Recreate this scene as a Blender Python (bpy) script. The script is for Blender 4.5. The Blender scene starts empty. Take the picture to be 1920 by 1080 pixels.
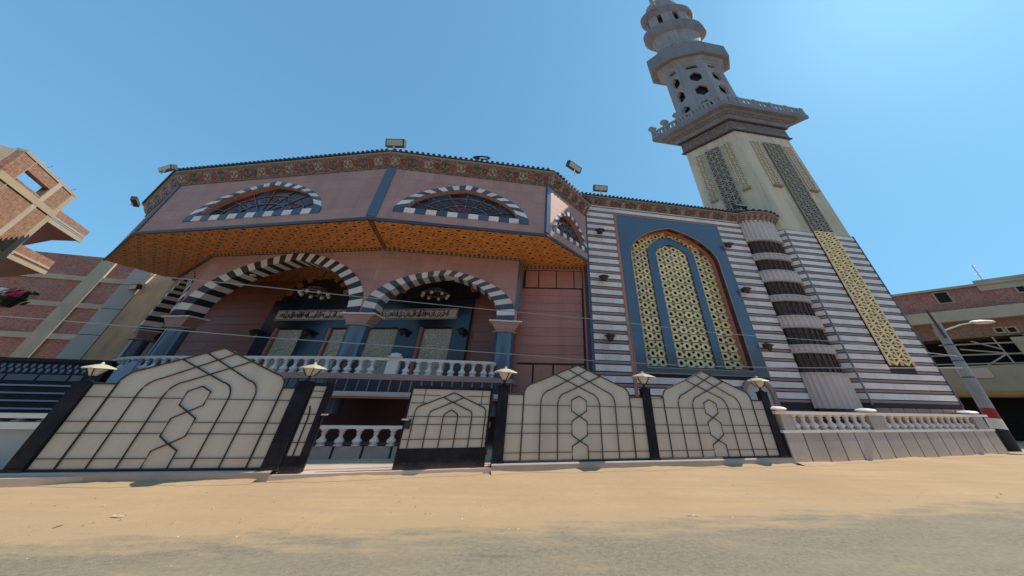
import bpy, bmesh, math, random
from mathutils import Vector, Matrix
random.seed(7)
S = bpy.context.scene
COL = S.collection
# ------------------------------------------------------------------ camera
H = 1.6
CX, CY, F = 1036.92, 415.0, 531.58           # principal point and focal length in photo pixels (1920 x 1080)
PITCH, ROLL = 0.577874, 0.018498
_r = Vector((1, 0, 0)); FW = Vector((0, math.cos(PITCH), math.sin(PITCH))); _u = Vector((0, -math.sin(PITCH), math.cos(PITCH)))
CR = _r*math.cos(ROLL) + _u*math.sin(ROLL); CU = -_r*math.sin(ROLL) + _u*math.cos(ROLL)
cam = bpy.data.cameras.new('camera'); cam_o = bpy.data.objects.new('camera', cam); COL.objects.link(cam_o)
cam.sensor_width = 36; cam.lens = F/1920*36
cam.shift_x = -(CX-960)/1920; cam.shift_y = (CY-540)/1920
cam.clip_start = .05; cam.clip_end = 3000
mw = Matrix((CR, CU, -FW)).transposed().to_4x4(); mw.translation = (0, 0, H)
cam_o.matrix_world = mw
S.camera = cam_o
# ------------------------------------------------------------------ light
SUN = Vector((.656, .155, .727)).normalized()
w = bpy.data.worlds.new('World'); S.world = w; w.use_nodes = True
nt = w.node_tree; nt.nodes.clear()
sky = nt.nodes.new('ShaderNodeTexSky'); sky.sky_type = 'NISHITA'; sky.sun_disc = False
sky.sun_elevation = math.asin(SUN.z); sky.sun_rotation = math.atan2(SUN.x, SUN.y)
sky.altitude = 60; sky.air_density = 1.0; sky.dust_density = 0.9; sky.ozone_density = 3.0
bg = nt.nodes.new('ShaderNodeBackground'); bg.inputs[1].default_value = .15
wo = nt.nodes.new('ShaderNodeOutputWorld')
gm = nt.nodes.new('ShaderNodeGamma'); gm.inputs[1].default_value = .33      # soft tone curve: the hazy noon sky is nearly even
tn = nt.nodes.new('ShaderNodeMix'); tn.data_type = 'RGBA'; tn.blend_type = 'MULTIPLY'; tn.inputs[0].default_value = 1; tn.inputs[7].default_value = (1.08, 2.3, 3.25, 1)
nt.links.new(sky.outputs[0], gm.inputs[0]); nt.links.new(gm.outputs[0], tn.inputs[6])
nt.links.new(tn.outputs[2], bg.inputs[0]); nt.links.new(bg.outputs[0], wo.inputs[0])
sl = bpy.data.lights.new('sun', 'SUN'); sl.energy = 5.0; sl.angle = math.radians(.5); sl.color = (1, .93, .82)
so = bpy.data.objects.new('sun', sl); COL.objects.link(so)
so.rotation_euler = (-SUN).to_track_quat('-Z', 'Y').to_euler(); so.location = (20, 10, 60)
S.view_settings.view_transform = 'Standard'; S.view_settings.look = 'None'
S.view_settings.exposure = 0.0; S.view_settings.gamma = 1
S.cycles.max_bounces = 6; S.cycles.diffuse_bounces = 4

# ------------------------------------------------------------------ photo pixel -> place
CAM = Vector((0, 0, H))
def ray(u, v): return CR*((u-CX)/F) - CU*((v-CY)/F) + FW
def lvl(u, v, z=0.0):
    d = ray(u, v); return CAM + d*((z-H)/d.z)
class Pl:                                   # vertical plane: local x along it, y away from the viewer, z up
    def __init__(s, P, ang=None, Q=None):
        s.P = Vector((P[0], P[1], 0))
        if Q is not None: s.len = math.hypot(Q[0]-P[0], Q[1]-P[1]); ang = math.degrees(math.atan2(Q[1]-P[1], Q[0]-P[0]))
        s.ang = ang
        s.M = Matrix.Translation(s.P) @ Matrix.Rotation(math.radians(ang), 4, 'Z'); s.I = s.M.inverted()
    def hit(s, u, v, y=0.0):
        o = s.I @ CAM; d = s.I.to_3x3() @ ray(u, v); t = (y-o.y)/d.y; p = o+d*t; return p.x, p.z
    def w(s, x, y, z): return s.M @ Vector((x, y, z))

# ------------------------------------------------------------------ materials
MATS = {}
def _n(nt, t, **k):
    n = nt.nodes.new(t)
    for a, b in k.items(): setattr(n, a, b)
    return n
def _math(nt, op, a, b=None):
    n = nt.nodes.new('ShaderNodeMath'); n.operation = op
    for i, v in enumerate((a, b)):
        if v is None: continue
        if isinstance(v, (int, float)): n.inputs[i].default_value = v
        else: nt.links.new(v, n.inputs[i])
    return n.outputs[0]
def _mix(nt, fac, a, b, mode='MIX'):
    n = nt.nodes.new('ShaderNodeMix'); n.data_type = 'RGBA'; n.blend_type = mode
    for i, v in ((0, fac), (6, a), (7, b)):
        if isinstance(v, (int, float)): n.inputs[i].default_value = v
        elif isinstance(v, (tuple, list)): n.inputs[i].default_value = (*v[:3], 1)
        else: nt.links.new(v, n.inputs[i])
    return n.outputs[2]
def _ramp(nt, fac, stops, interp='LINEAR'):
    n = nt.nodes.new('ShaderNodeValToRGB'); nt.links.new(fac, n.inputs[0]); n.color_ramp.interpolation = interp
    e = n.color_ramp.elements
    while len(e) < len(stops): e.new(.5)
    for k, (p, c) in enumerate(stops):
        e[k].position = p; e[k].color = (*c[:3], 1) if isinstance(c, (tuple, list)) else (c, c, c, 1)
    return n.outputs[0]
def _noise(nt, vec, scale, detail=4, rough=.6):
    n = nt.nodes.new('ShaderNodeTexNoise'); n.inputs['Scale'].default_value = scale; n.inputs['Detail'].default_value = detail
    n.inputs['Roughness'].default_value = rough
    nt.links.new(vec, n.inputs['Vector']); return n.outputs['Fac']
def vec_xz(nt, sx=1.0, sz=1.0):
    t = _n(nt, 'ShaderNodeTexCoord'); s = _n(nt, 'ShaderNodeSeparateXYZ'); nt.links.new(t.outputs['Object'], s.inputs[0])
    c = _n(nt, 'ShaderNodeCombineXYZ'); nt.links.new(_math(nt, 'MULTIPLY', s.outputs[0], sx), c.inputs[0]); nt.links.new(_math(nt, 'MULTIPLY', s.outputs[2], sz), c.inputs[1])
    return c.outputs[0], t
def base(name, rough=.6, spec=.35, metal=0.0):
    m = bpy.data.materials.new(name); m.use_nodes = True; nt = m.node_tree
    b = nt.nodes['Principled BSDF']; b.inputs['Roughness'].default_value = rough
    b.inputs['Specular IOR Level'].default_value = spec; b.inputs['Metallic'].default_value = metal
    MATS[name] = m
    return m, nt, b
def mat(name, col, rough=.6, var=.14, scale=1.2, rnd=.08, bump=.12, bscale=30, spec=.35, metal=0.0, stain=0.0, stain_col=(.2, .15, .1), stretch=(1, 1, 1), streak=0.0, dust=0.0, dust_bounce_h=1.0, slabs=None):
    m, nt, b = base(name, rough, spec, metal)
    g = _n(nt, 'ShaderNodeNewGeometry'); mp = _n(nt, 'ShaderNodeMapping'); mp.inputs['Scale'].default_value = stretch
    nt.links.new(g.outputs['Position'], mp.inputs['Vector']); P = mp.outputs[0]
    f = _noise(nt, P, scale); f2 = _noise(nt, P, scale*7, 3)
    oi = _n(nt, 'ShaderNodeObjectInfo')
    k = _math(nt, 'MULTIPLY_ADD', f, 2*var); k.node.inputs[2].default_value = 1-var
    k2 = _math(nt, 'MULTIPLY_ADD', f2, var); k2.node.inputs[2].default_value = 1-var*.5
    k3 = _math(nt, 'MULTIPLY_ADD', oi.outputs['Random'], 2*rnd); k3.node.inputs[2].default_value = 1-rnd
    kk = _math(nt, 'MULTIPLY', _math(nt, 'MULTIPLY', k, k2), k3)
    c = _mix(nt, 1.0, col, kk, 'MULTIPLY')
    if stain:
        sf = _ramp(nt, _noise(nt, P, scale*.6, 6, .7), [(.48, 0), (.72, stain)])
        c = _mix(nt, sf, c, stain_col)
    if slabs:           # thin joints and tone steps between cladding slabs
        vv, _t = vec_xz(nt); br = _n(nt, 'ShaderNodeTexBrick'); nt.links.new(vv, br.inputs['Vector']); br.offset = .5
        br.inputs['Color1'].default_value = (1.06, 1.05, 1.04, 1); br.inputs['Color2'].default_value = (.90, .89, .90, 1); br.inputs['Mortar'].default_value = (.72, .70, .70, 1)
        br.inputs['Scale'].default_value = 1; br.inputs['Mortar Size'].default_value = .009; br.inputs['Brick Width'].default_value = slabs[0]; br.inputs['Row Height'].default_value = slabs[1]
        c = _mix(nt, 1.0, c, br.outputs['Color'], 'MULTIPLY')
    if streak:          # rain streaks
        sm = _n(nt, 'ShaderNodeMapping'); sm.inputs['Scale'].default_value = (1.1, 1.1, .14); nt.links.new(g.outputs['Position'], sm.inputs[0])
        sk = _ramp(nt, _noise(nt, sm.outputs[0], 1.3, 6, .7), [(.42, 1.0), (.68, 1-streak)])
        c = _mix(nt, 1.0, c, sk, 'MULTIPLY')
    if dust:            # dusty tint near the foot, also painting in warm ground bounce on the fence
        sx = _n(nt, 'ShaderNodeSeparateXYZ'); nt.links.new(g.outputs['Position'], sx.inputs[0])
        hh = _math(nt, 'ADD', _math(nt, 'MULTIPLY', sx.outputs[2], 1/dust_bounce_h), _math(nt, 'MULTIPLY', _noise(nt, P, 1.6, 6, .7), .9))
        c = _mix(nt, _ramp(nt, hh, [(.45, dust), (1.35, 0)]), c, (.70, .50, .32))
    nt.links.new(c, b.inputs['Base Color'])
    if bump:
        bn = _n(nt, 'ShaderNodeBump'); bn.inputs['Strength'].default_value = bump; bn.inputs['Distance'].default_value = .02
        nt.links.new(_noise(nt, P, bscale), bn.inputs['Height']); nt.links.new(bn.outputs[0], b.inputs['Normal'])
    rr = _math(nt, 'MULTIPLY_ADD', f2, .2); rr.node.inputs[2].default_value = max(.02, rough-.1); nt.links.new(rr, b.inputs['Roughness'])
    return m
mat('pink_stone', (.48, .270, .235), .62, .10, .7, .05, .04, stretch=(1, 1, 3), stain=.25, stain_col=(.36, .2, .17), streak=.13, slabs=(1.5, .62))
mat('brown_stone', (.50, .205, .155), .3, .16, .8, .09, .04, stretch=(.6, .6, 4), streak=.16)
mat('porch_stone', (.34, .135, .105), .35, .16, .8, .09, .04, stretch=(.6, .6, 4))  # darker copy of the brown stone, with the porch shade painted in
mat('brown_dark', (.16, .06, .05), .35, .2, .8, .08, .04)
mat('blue_granite', (.075, .105, .155), .10, .12, 2.5, .05, .02, spec=.8)
mat('navy_granite', (.022, .03, .055), .2, .2, 3, .1, .02, spec=.55)
mat('white_marble', (.83, .715, .65), .4, .07, 1.5, .10, .05, stain=.2, stain_col=(.55, .5, .44), streak=.14)
mat('white_paint', (.80, .72, .66), .5, .08, 2, .05, .08, stain=.3, stain_col=(.55, .48, .38))
mat('red_strip', (.36, .20, .19), .45, .15, 2, .1, .05)
mat('dark_joint', (.035, .03, .032), .7, .2, 3, 0, .05)
mat('slate', (.075, .10, .14), .35, .2, 3, .15, .05)
mat('black_stone', (.028, .03, .035), .4, .2, 3, .15, .05)
mat('cream', (.36, .31, .25), .6, .15, 3, .08, .1)
mat('gold_lattice', (.90, .68, .36), .55, .12, 1.5, .12, .1, stain=.2, stain_col=(.5, .38, .2))
mat('gold_trim', (.45, .2, .06), .5, .2, 4, .1, .1)
mat('frieze_red', (.24, .055, .05), .5, .15, 4, .2, .05)
mat('frieze_green', (.05, .07, .06), .5, .2, 4, .2, .05)
mat('roof_tile', (.055, .045, .042), .6, .3, 6, .1, .1)
mat('tan_plaster', (.66, .53, .38), .8, .12, .5, .05, .12, stain=.3, stain_col=(.38, .33, .25), streak=.28)
mat('grey_plaster', (.28, .275, .29), .8, .14, .6, .05, .12, stain=.3, stain_col=(.25, .22, .2), streak=.3)
mat('minaret_strip', (.30, .27, .22), .7, .15, 2, .1, .1)
mat('fence_sheet', (.60, .53, .445), .55, .07, .5, .05, .02, stain=.25, stain_col=(.50, .37, .24), streak=.16, dust=.6, dust_bounce_h=1.3)  # dust here also paints in warm ground bounce
mat('iron', (.028, .026, .028), .5, .25, 4, .1, .1)
mat('navy_metal', (.010, .011, .018), .5, .25, 2, .08, .03, spec=.15, stain=.25, stain_col=(.09, .08, .075), dust=.18, dust_bounce_h=.5)
mat('kerb_stone', (.42, .34, .29), .8, .2, 1.5, .08, .2, stain=.5, stain_col=(.42, .3, .19))
mat('lamp_cap', (.55, .48, .34), .45, .12, 4, .05, .03)
mat('lamp_glass', (.55, .52, .48), .25, .06, 3, .05, 0)
mat('granite_slab', (.46, .39, .36), .5, .12, 1.5, .1, .06, stain=.35, stain_col=(.4, .3, .22), streak=.12, dust=.5, dust_bounce_h=.7)
mat('concrete', (.45, .37, .27), .85, .2, .8, .05, .3, stain=.4, stain_col=(.22, .2, .17))
mat('cream_wall', (.74, .60, .42), .85, .12, .5, .05, .1, stain=.3, stain_col=(.5, .38, .25))
mat('tan_concrete', (.40, .32, .21), .85, .18, .8, .06, .25, stain=.4, stain_col=(.42, .25, .16))
mat('ochre_wall', (.95, .62, .38), .75, .16, .5, .04, .1, stain=.6, stain_col=(.30, .2, .1), stretch=(1, 1, .5), streak=.25)
mat('pole_concrete', (.30, .30, .31), .8, .25, 1.5, .05, .3, stain=.5, stain_col=(.2, .2, .2))
mat('paint_red', (.33, .03, .03), .55, .15, 4, 0, .05)
mat('paint_black', (.02, .02, .022), .5, .15, 4, 0, .05)
mat('wood_dark', (.12, .055, .035), .5, .25, 2, .1, .1)
mat('orange_trim', (.65, .2, .06), .4, .1, 2, .05, 0)
mat('pale_orange', (.62, .42, .34), .5, .1, 2, .05, 0)
mat('light_grey', (.52, .48, .43), .5, .1, 2, .05, .03)
mat('steel_blue', (.2, .27, .36), .4, .12, 2, .05, .03)
mat('void', (.012, .011, .012), .8, .2, 2, 0, 0)
mat('cable', (.42, .4, .36), .6, .1, 2, 0, 0)
mat('rib_panel', (.60, .46, .42), .45, .14, 1.5, .07, .04)
mat('dark_glass', (.055, .046, .045), .3, .2, 2, .1, 0, spec=.3)
mat('weathered_stone', (.20, .20, .235), .8, .15, 1.2, .05, .1, streak=.25)  # overhang shade and bluish haze painted into the minaret stone colour
mat('dark_trim', (.07, .07, .085), .4, .15, 2, .1, 0)
mat('pink_flower', (.7, .06, .16), .6, .1, 5, .1, 0)
mat('leaf', (.06, .09, .035), .7, .3, 5, .2, 0)
mat('flood_glass', (.42, .4, .36), .3, .1, 5, .1, 0)

def brick_mat(name, c1, c2, mortar, bw=.42, bh=.085):
    m, nt, b = base(name, .9, .2)
    v, t = vec_xz(nt)
    br = _n(nt, 'ShaderNodeTexBrick'); nt.links.new(v, br.inputs['Vector'])
    br.inputs['Color1'].default_value = (*c1, 1); br.inputs['Color2'].default_value = (*c2, 1); br.inputs['Mortar'].default_value = (*mortar, 1)
    br.inputs['Scale'].default_value = 1; br.inputs['Mortar Size'].default_value = .012; br.inputs['Brick Width'].default_value = bw; br.inputs['Row Height'].default_value = bh
    br.inputs['Bias'].default_value = -.1
    g = _n(nt, 'ShaderNodeNewGeometry')
    f = _noise(nt, g.outputs['Position'], .9, 6, .7)
    c = _mix(nt, _ramp(nt, f, [(.45, 0), (.75, .6)]), br.outputs['Color'], mortar)
    f3 = _noise(nt, g.outputs['Position'], 6, 4)
    c = _mix(nt, 1.0, c, _ramp(nt, f3, [(.25, .6), (.75, 1.25)]), 'MULTIPLY')
    nt.links.new(c, b.inputs['Base Color'])
    bn = _n(nt, 'ShaderNodeBump'); bn.inputs['Strength'].default_value = .8; bn.inputs['Distance'].default_value = .03
    nt.links.new(_math(nt, 'SUBTRACT', _math(nt, 'MULTIPLY', f3, .8), br.outputs['Fac']), bn.inputs['Height']); nt.links.new(bn.outputs[0], b.inputs['Normal'])
brick_mat('brick_red', (.52, .165, .12), (.38, .12, .09), (.40, .31, .26))
brick_mat('brick_orange', (.36, .16, .095), (.27, .12, .075), (.34, .26, .19))
def soffit_mat():
    m, nt, b = base('painted_soffit', .5, .3)
    t = _n(nt, 'ShaderNodeNewGeometry'); mp = _n(nt, 'ShaderNodeMapping'); mp.inputs['Rotation'].default_value = (0, 0, math.radians(7)); mp.inputs['Scale'].default_value = (1.05, 1.6, 0)
    nt.links.new(t.outputs['Position'], mp.inputs[0])
    def vor(scale, feat, dist='MANHATTAN'):
        v = _n(nt, 'ShaderNodeTexVoronoi', feature=feat); v.inputs['Scale'].default_value = scale; v.inputs['Randomness'].default_value = 0
        if feat != 'DISTANCE_TO_EDGE': v.distance = dist
        nt.links.new(mp.outputs[0], v.inputs['Vector']); return v
    a = vor(1.0, 'F1').outputs['Distance']; e = vor(2.0, 'F1', 'EUCLIDEAN').outputs['Distance']
    sh = _n(nt, 'ShaderNodeMapping'); sh.inputs['Location'].default_value = (.5, .5, 0); nt.links.new(mp.outputs[0], sh.inputs[0])
    v2 = _n(nt, 'ShaderNodeTexVoronoi', feature='F1', distance='EUCLIDEAN'); v2.inputs['Scale'].default_value = 1; v2.inputs['Randomness'].default_value = 0; nt.links.new(sh.outputs[0], v2.inputs['Vector'])
    c = _ramp(nt, a, [(0, (.03, .012, .008)), (.15, (.85, .42, .14)), (.22, (.80, .33, .09)), (.5, (.70, .25, .06)), (.62, (.62, .22, .06)), (.66, (.36, .09, .03)), (.72, (.82, .38, .12))], 'CONSTANT')
    c = _mix(nt, _ramp(nt, v2.outputs['Distance'], [(0, 1), (.1, 1), (.11, 0)], 'CONSTANT'), c, (.2, .05, .02))
    c = _mix(nt, _ramp(nt, e, [(0, .0), (.44, 0), (.46, .7), (.52, 0)], 'CONSTANT'), c, (.45, .13, .04))
    f = _noise(nt, t.outputs['Position'], 3)
    c = _mix(nt, 1.0, c, _ramp(nt, f, [(.2, .75), (.8, 1.2)]), 'MULTIPLY')
    nt.links.new(c, b.inputs['Base Color'])
soffit_mat()
def glass_mat():
    m, nt, b = base('stained_glass', .2, .6)
    g = _n(nt, 'ShaderNodeNewGeometry'); mp = _n(nt, 'ShaderNodeMapping'); mp.inputs['Scale'].default_value = (1.5, 1.5, 3.2); nt.links.new(g.outputs['Position'], mp.inputs[0])
    v = _n(nt, 'ShaderNodeTexVoronoi'); v.inputs['Scale'].default_value = 1.0; nt.links.new(mp.outputs[0], v.inputs['Vector'])
    s = _n(nt, 'ShaderNodeSeparateColor'); nt.links.new(v.outputs['Color'], s.inputs[0])
    c = _ramp(nt, s.outputs[0], [(0, (.02, .025, .04)), (.3, (.03, .05, .12)), (.5, (.14, .02, .025)), (.62, (.025, .025, .03)), (.8, (.03, .08, .2)), (.92, (.02, .05, .05))], 'CONSTANT')
    nt.links.new(c, b.inputs['Base Color'])
glass_mat()
def carved_mat(name, c0, c1, sc):
    m, nt, b = base(name, .5, .35)
    g = _n(nt, 'ShaderNodeNewGeometry'); mp = _n(nt, 'ShaderNodeMapping'); mp.inputs['Scale'].default_value = (sc, sc, sc*1.6); nt.links.new(g.outputs['Position'], mp.inputs[0])
    v = _n(nt, 'ShaderNodeTexVoronoi', feature='DISTANCE_TO_EDGE'); v.inputs['Scale'].default_value = 1; nt.links.new(mp.outputs[0], v.inputs['Vector'])
    f = _ramp(nt, v.outputs['Distance'], [(0.02, 0), (.12, 1)])
    c = _mix(nt, f, c0, c1); nt.links.new(c, b.inputs['Base Color'])
    bn = _n(nt, 'ShaderNodeBump'); bn.inputs['Strength'].default_value = .6; bn.inputs['Distance'].default_value = .04; nt.links.new(f, bn.inputs['Height']); nt.links.new(bn.outputs[0], b.inputs['Normal'])
carved_mat('door_carved', (.88, .82, .66), (.56, .50, .38), 5.5)
carved_mat('carved_band', (.27, .21, .175), (.15, .10, .085), 3.0)
def ground_mats():
    m, nt, b = base('sand', .95, .15)
    g = _n(nt, 'ShaderNodeNewGeometry'); P = g.outputs['Position']
    c = _ramp(nt, _noise(nt, P, .35, 6, .65), [(.3, (.44, .285, .155)), (.55, (.50, .335, .185)), (.75, (.52, .37, .22))])
    tr = _n(nt, 'ShaderNodeMapping'); tr.inputs['Rotation'].default_value = (0, 0, -math.radians(12)); tr.inputs['Scale'].default_value = (.12, 1.5, 1); nt.links.new(P, tr.inputs[0])
    c = _mix(nt, _ramp(nt, _noise(nt, tr.outputs[0], 1.6, 5, .6), [(.40, .5), (.56, 0)]), c, (.40, .285, .18))      # worn wheel tracks
    c = _mix(nt, _ramp(nt, _noise(nt, P, 5, 5, .7), [(.35, .25), (.6, 0)]), c, (.38, .26, .155))
    c = _mix(nt, _ramp(nt, _noise(nt, P, 60, 3, .7), [(.62, 0), (.75, .5)]), c, (.6, .48, .34))
    nt.links.new(c, b.inputs['Base Color'])
    bn = _n(nt, 'ShaderNodeBump'); bn.inputs['Strength'].default_value = .28; bn.inputs['Distance'].default_value = .04
    nt.links.new(_noise(nt, P, 9, 8, .75), bn.inputs['Height']); nt.links.new(bn.outputs[0], b.inputs['Normal'])
    m, nt, b = base('asphalt', .9, .2)
    g = _n(nt, 'ShaderNodeNewGeometry'); P = g.outputs['Position']
    st = _n(nt, 'ShaderNodeMapping'); st.inputs['Rotation'].default_value = (0, 0, -math.radians(8)); st.inputs['Scale'].default_value = (.35, 1.3, 1); nt.links.new(P, st.inputs[0])
    at = _n(nt, 'ShaderNodeAttribute', attribute_name='dust')
    c = _ramp(nt, _noise(nt, P, 90, 3, .8), [(.25, (.20, .168, .115)), (.5, (.27, .228, .158)), (.75, (.34, .285, .20))])
    c = _mix(nt, 1.0, c, _ramp(nt, _noise(nt, P, 14, 4, .7), [(.3, .72), (.7, 1.2)]), 'MULTIPLY')
    c = _mix(nt, _ramp(nt, _noise(nt, st.outputs[0], 1.1, 6, .65), [(.42, 0), (.72, .6)]), c, (.38, .295, .19))
    dn = _math(nt, 'ADD', at.outputs['Fac'], _math(nt, 'MULTIPLY', _math(nt, 'SUBTRACT', _noise(nt, st.outputs[0], 2.2, 8, .75), .5), 1.6))
    c = _mix(nt, _ramp(nt, dn, [(.35, 0), (.75, .95)]), c, (.48, .325, .185))
    # old oil stain on the asphalt
    so_ = lvl(920, 1043); sp = _n(nt, 'ShaderNodeSeparateXYZ'); nt.links.new(P, sp.inputs[0])
    dx = _math(nt, 'MULTIPLY', _math(nt, 'SUBTRACT', sp.outputs[0], so_.x), 1/.75); dy = _math(nt, 'MULTIPLY', _math(nt, 'SUBTRACT', sp.outputs[1], so_.y), 1/.13)
    dd = _math(nt, 'ADD', _math(nt, 'ADD', _math(nt, 'MULTIPLY', dx, dx), _math(nt, 'MULTIPLY', dy, dy)), _math(nt, 'MULTIPLY', _noise(nt, P, 9, 5), 1.4))
    c = _mix(nt, _ramp(nt, dd, [(.45, .8), (1.25, 0)]), c, (.15, .135, .115))
    nt.links.new(c, b.inputs['Base Color'])
    bn = _n(nt, 'ShaderNodeBump'); bn.inputs['Strength'].default_value = .6; bn.inputs['Distance'].default_value = .015
    nt.links.new(_noise(nt, P, 70, 4, .8), bn.inputs['Height']); nt.links.new(bn.outputs[0], b.inputs['Normal'])
ground_mats()
mat('pale_paving', (.60, .46, .36), .7, .1, 1.5, .06, .06, stain=.3, stain_col=(.5, .37, .26))

# ------------------------------------------------------------------ mesh + object helpers
WM = {}; KID = {}
def KIDS(a): return list(KID.get(a.name, []))
class MB:
    def __init__(s): s.v = []; s.f = []
    def add(s, vs, fs):
        o = len(s.v); s.v += [tuple(p) for p in vs]; s.f += [tuple(i+o for i in f) for f in fs]; return s
    def box(s, x0, x1, y0, y1, z0, z1):
        return s.add([(x0,y0,z0),(x1,y0,z0),(x1,y1,z0),(x0,y1,z0),(x0,y0,z1),(x1,y0,z1),(x1,y1,z1),(x0,y1,z1)],
                     [(0,3,2,1),(4,5,6,7),(0,1,5,4),(1,2,6,5),(2,3,7,6),(3,0,4,7)])
    def prism(s, poly, y0, y1):            # poly in (x, z)
        n = len(poly); vs = [(x, y0, z) for x, z in poly]+[(x, y1, z) for x, z in poly]
        return s.add(vs, [tuple(range(n)), tuple(range(2*n-1, n-1, -1))]+[((i+1) % n, i, n+i, n+(i+1) % n) for i in range(n)])
    def slab(s, poly, z0, z1):             # poly in (x, y)
        n = len(poly); vs = [(x, y, z0) for x, y in poly]+[(x, y, z1) for x, y in poly]
        return s.add(vs, [tuple(range(n-1, -1, -1)), tuple(range(n, 2*n))]+[(i, (i+1) % n, n+(i+1) % n, n+i) for i in range(n)])
    def tube(s, pts, r, n=6, r2=None, cap=True):
        pts = [Vector(p) for p in pts]; m = len(pts); vs = []; fs = []
        for i, p in enumerate(pts):
            t = (pts[min(i+1, m-1)]-pts[max(i-1, 0)]).normalized()
            a = t.orthogonal().normalized() if abs(t.z) > .95 else t.cross(Vector((0, 0, 1))).normalized()
            b = t.cross(a); rr = r if r2 is None else r+(r2-r)*i/(m-1)
            for k in range(n):
                q = 2*math.pi*k/n; vs.append(p+a*math.cos(q)*rr+b*math.sin(q)*rr)
        for i in range(m-1):
            for k in range(n): fs.append((i*n+k, i*n+(k+1) % n, (i+1)*n+(k+1) % n, (i+1)*n+k))
        if cap: fs += [tuple(range(n-1, -1, -1)), tuple(range((m-1)*n, m*n))]
        return s.add(vs, fs)
    def lathe(s, prof, n=12, c=(0, 0), sx=1.0, sy=1.0, rot=0.0, cap=True):
        vs = []; m = len(prof)
        for r, z in prof:
            for k in range(n):
                q = 2*math.pi*k/n+rot; vs.append((c[0]+r*sx*math.cos(q), c[1]+r*sy*math.sin(q), z))
        fs = [(i*n+k, i*n+(k+1) % n, (i+1)*n+(k+1) % n, (i+1)*n+k) for i in range(m-1) for k in range(n)]
        if cap: fs += [tuple(range(n-1, -1, -1)), tuple(range((m-1)*n, m*n))]
        return s.add(vs, fs)
    def mesh(s, name, m, smooth=False):
        me = bpy.data.meshes.new(name); me.from_pydata(s.v, [], s.f)
        bm = bmesh.new(); bm.from_mesh(me); bmesh.ops.recalc_face_normals(bm, faces=bm.faces); bm.to_mesh(me); bm.free()
        me.materials.append(MATS[m])
        if smooth:
            for p in me.polygons: p.use_smooth = True
            try: me.set_sharp_from_angle(angle=math.radians(35))
            except Exception: pass
        return me
    def put(s, name, m, parent=None, M=Matrix(), smooth=False): return place(name, s.mesh(name, m, smooth), parent, M)
def place(name, me, parent=None, M=Matrix()):
    o = bpy.data.objects.new(name, me); COL.objects.link(o)
    if parent is not None: o.parent = parent; o.matrix_basis = WM[parent.name].inverted() @ M; KID.setdefault(parent.name, []).append(o)
    else: o.matrix_basis = M
    WM[o.name] = M.copy(); return o
def thing(name, label, cat, loc=(0, 0, 0), group=None):
    o = bpy.data.objects.new(name, None); o.empty_display_size = .2; COL.objects.link(o); M = Matrix.Translation(loc)
    o.matrix_basis = M; WM[o.name] = M; return tag(o, label, cat, group)
def tag(o, label, cat, group=None):
    o['label'] = label; o['category'] = cat
    if group: o['group'] = group
    return o
def struct(o): o['kind'] = 'structure'; return o
def stuff(o): o['kind'] = 'stuff'; return o
_cube = {}
def piece(name, m, parent, M, x0, x1, y0, y1, z0, z1):
    if m not in _cube: _cube[m] = MB().box(-.5, .5, -.5, .5, -.5, .5).mesh('block_'+m, m)
    return place(name, _cube[m], parent, M @ Matrix.Translation(((x0+x1)/2, (y0+y1)/2, (z0+z1)/2)) @ Matrix.Diagonal((x1-x0, y1-y0, z1-z0, 1)))
def copy_tree(o, M, parent=None):           # a thing with copies of its parts, moved to M
    d = M @ WM[o.name].inverted()
    def rec(a, par):
        c = a.copy(); COL.objects.link(c); m = d @ WM[a.name]; c.parent = par
        c.matrix_basis = (WM[par.name].inverted() @ m) if par is not None else m
        WM[c.name] = m
        if par is not None: KID.setdefault(par.name, []).append(c)
        for ch in KIDS(a): rec(ch, c)
        return c
    return rec(o, parent)
def parch(x0, x1, zs, za, n=14, tm=72, xa=None):
    xa = (x0+x1)/2 if xa is None else xa; tm = math.radians(tm); L = []
    for i in range(n+1):
        t = tm*i/n; L.append((x0+(xa-x0)*(1-math.cos(t))/(1-math.cos(tm)), zs+(za-zs)*math.sin(t)/math.sin(tm)))
    R = []
    for i in range(n):
        t = tm*i/n; R.append((x1+(xa-x1)*(1-math.cos(t))/(1-math.cos(tm)), zs+(za-zs)*math.sin(t)/math.sin(tm)))
    return L+R[::-1]
def resample(P, n):
    d = [0]
    for a, b in zip(P, P[1:]): d.append(d[-1]+math.hypot(b[0]-a[0], b[1]-a[1]))
    out = []; j = 0
    for i in range(n+1):
        t = d[-1]*i/n
        while j < len(P)-2 and d[j+1] < t: j += 1
        q = (t-d[j])/max(1e-9, d[j+1]-d[j]); out.append((P[j][0]+(P[j+1][0]-P[j][0])*q, P[j][1]+(P[j+1][1]-P[j][1])*q))
    return out
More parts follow.
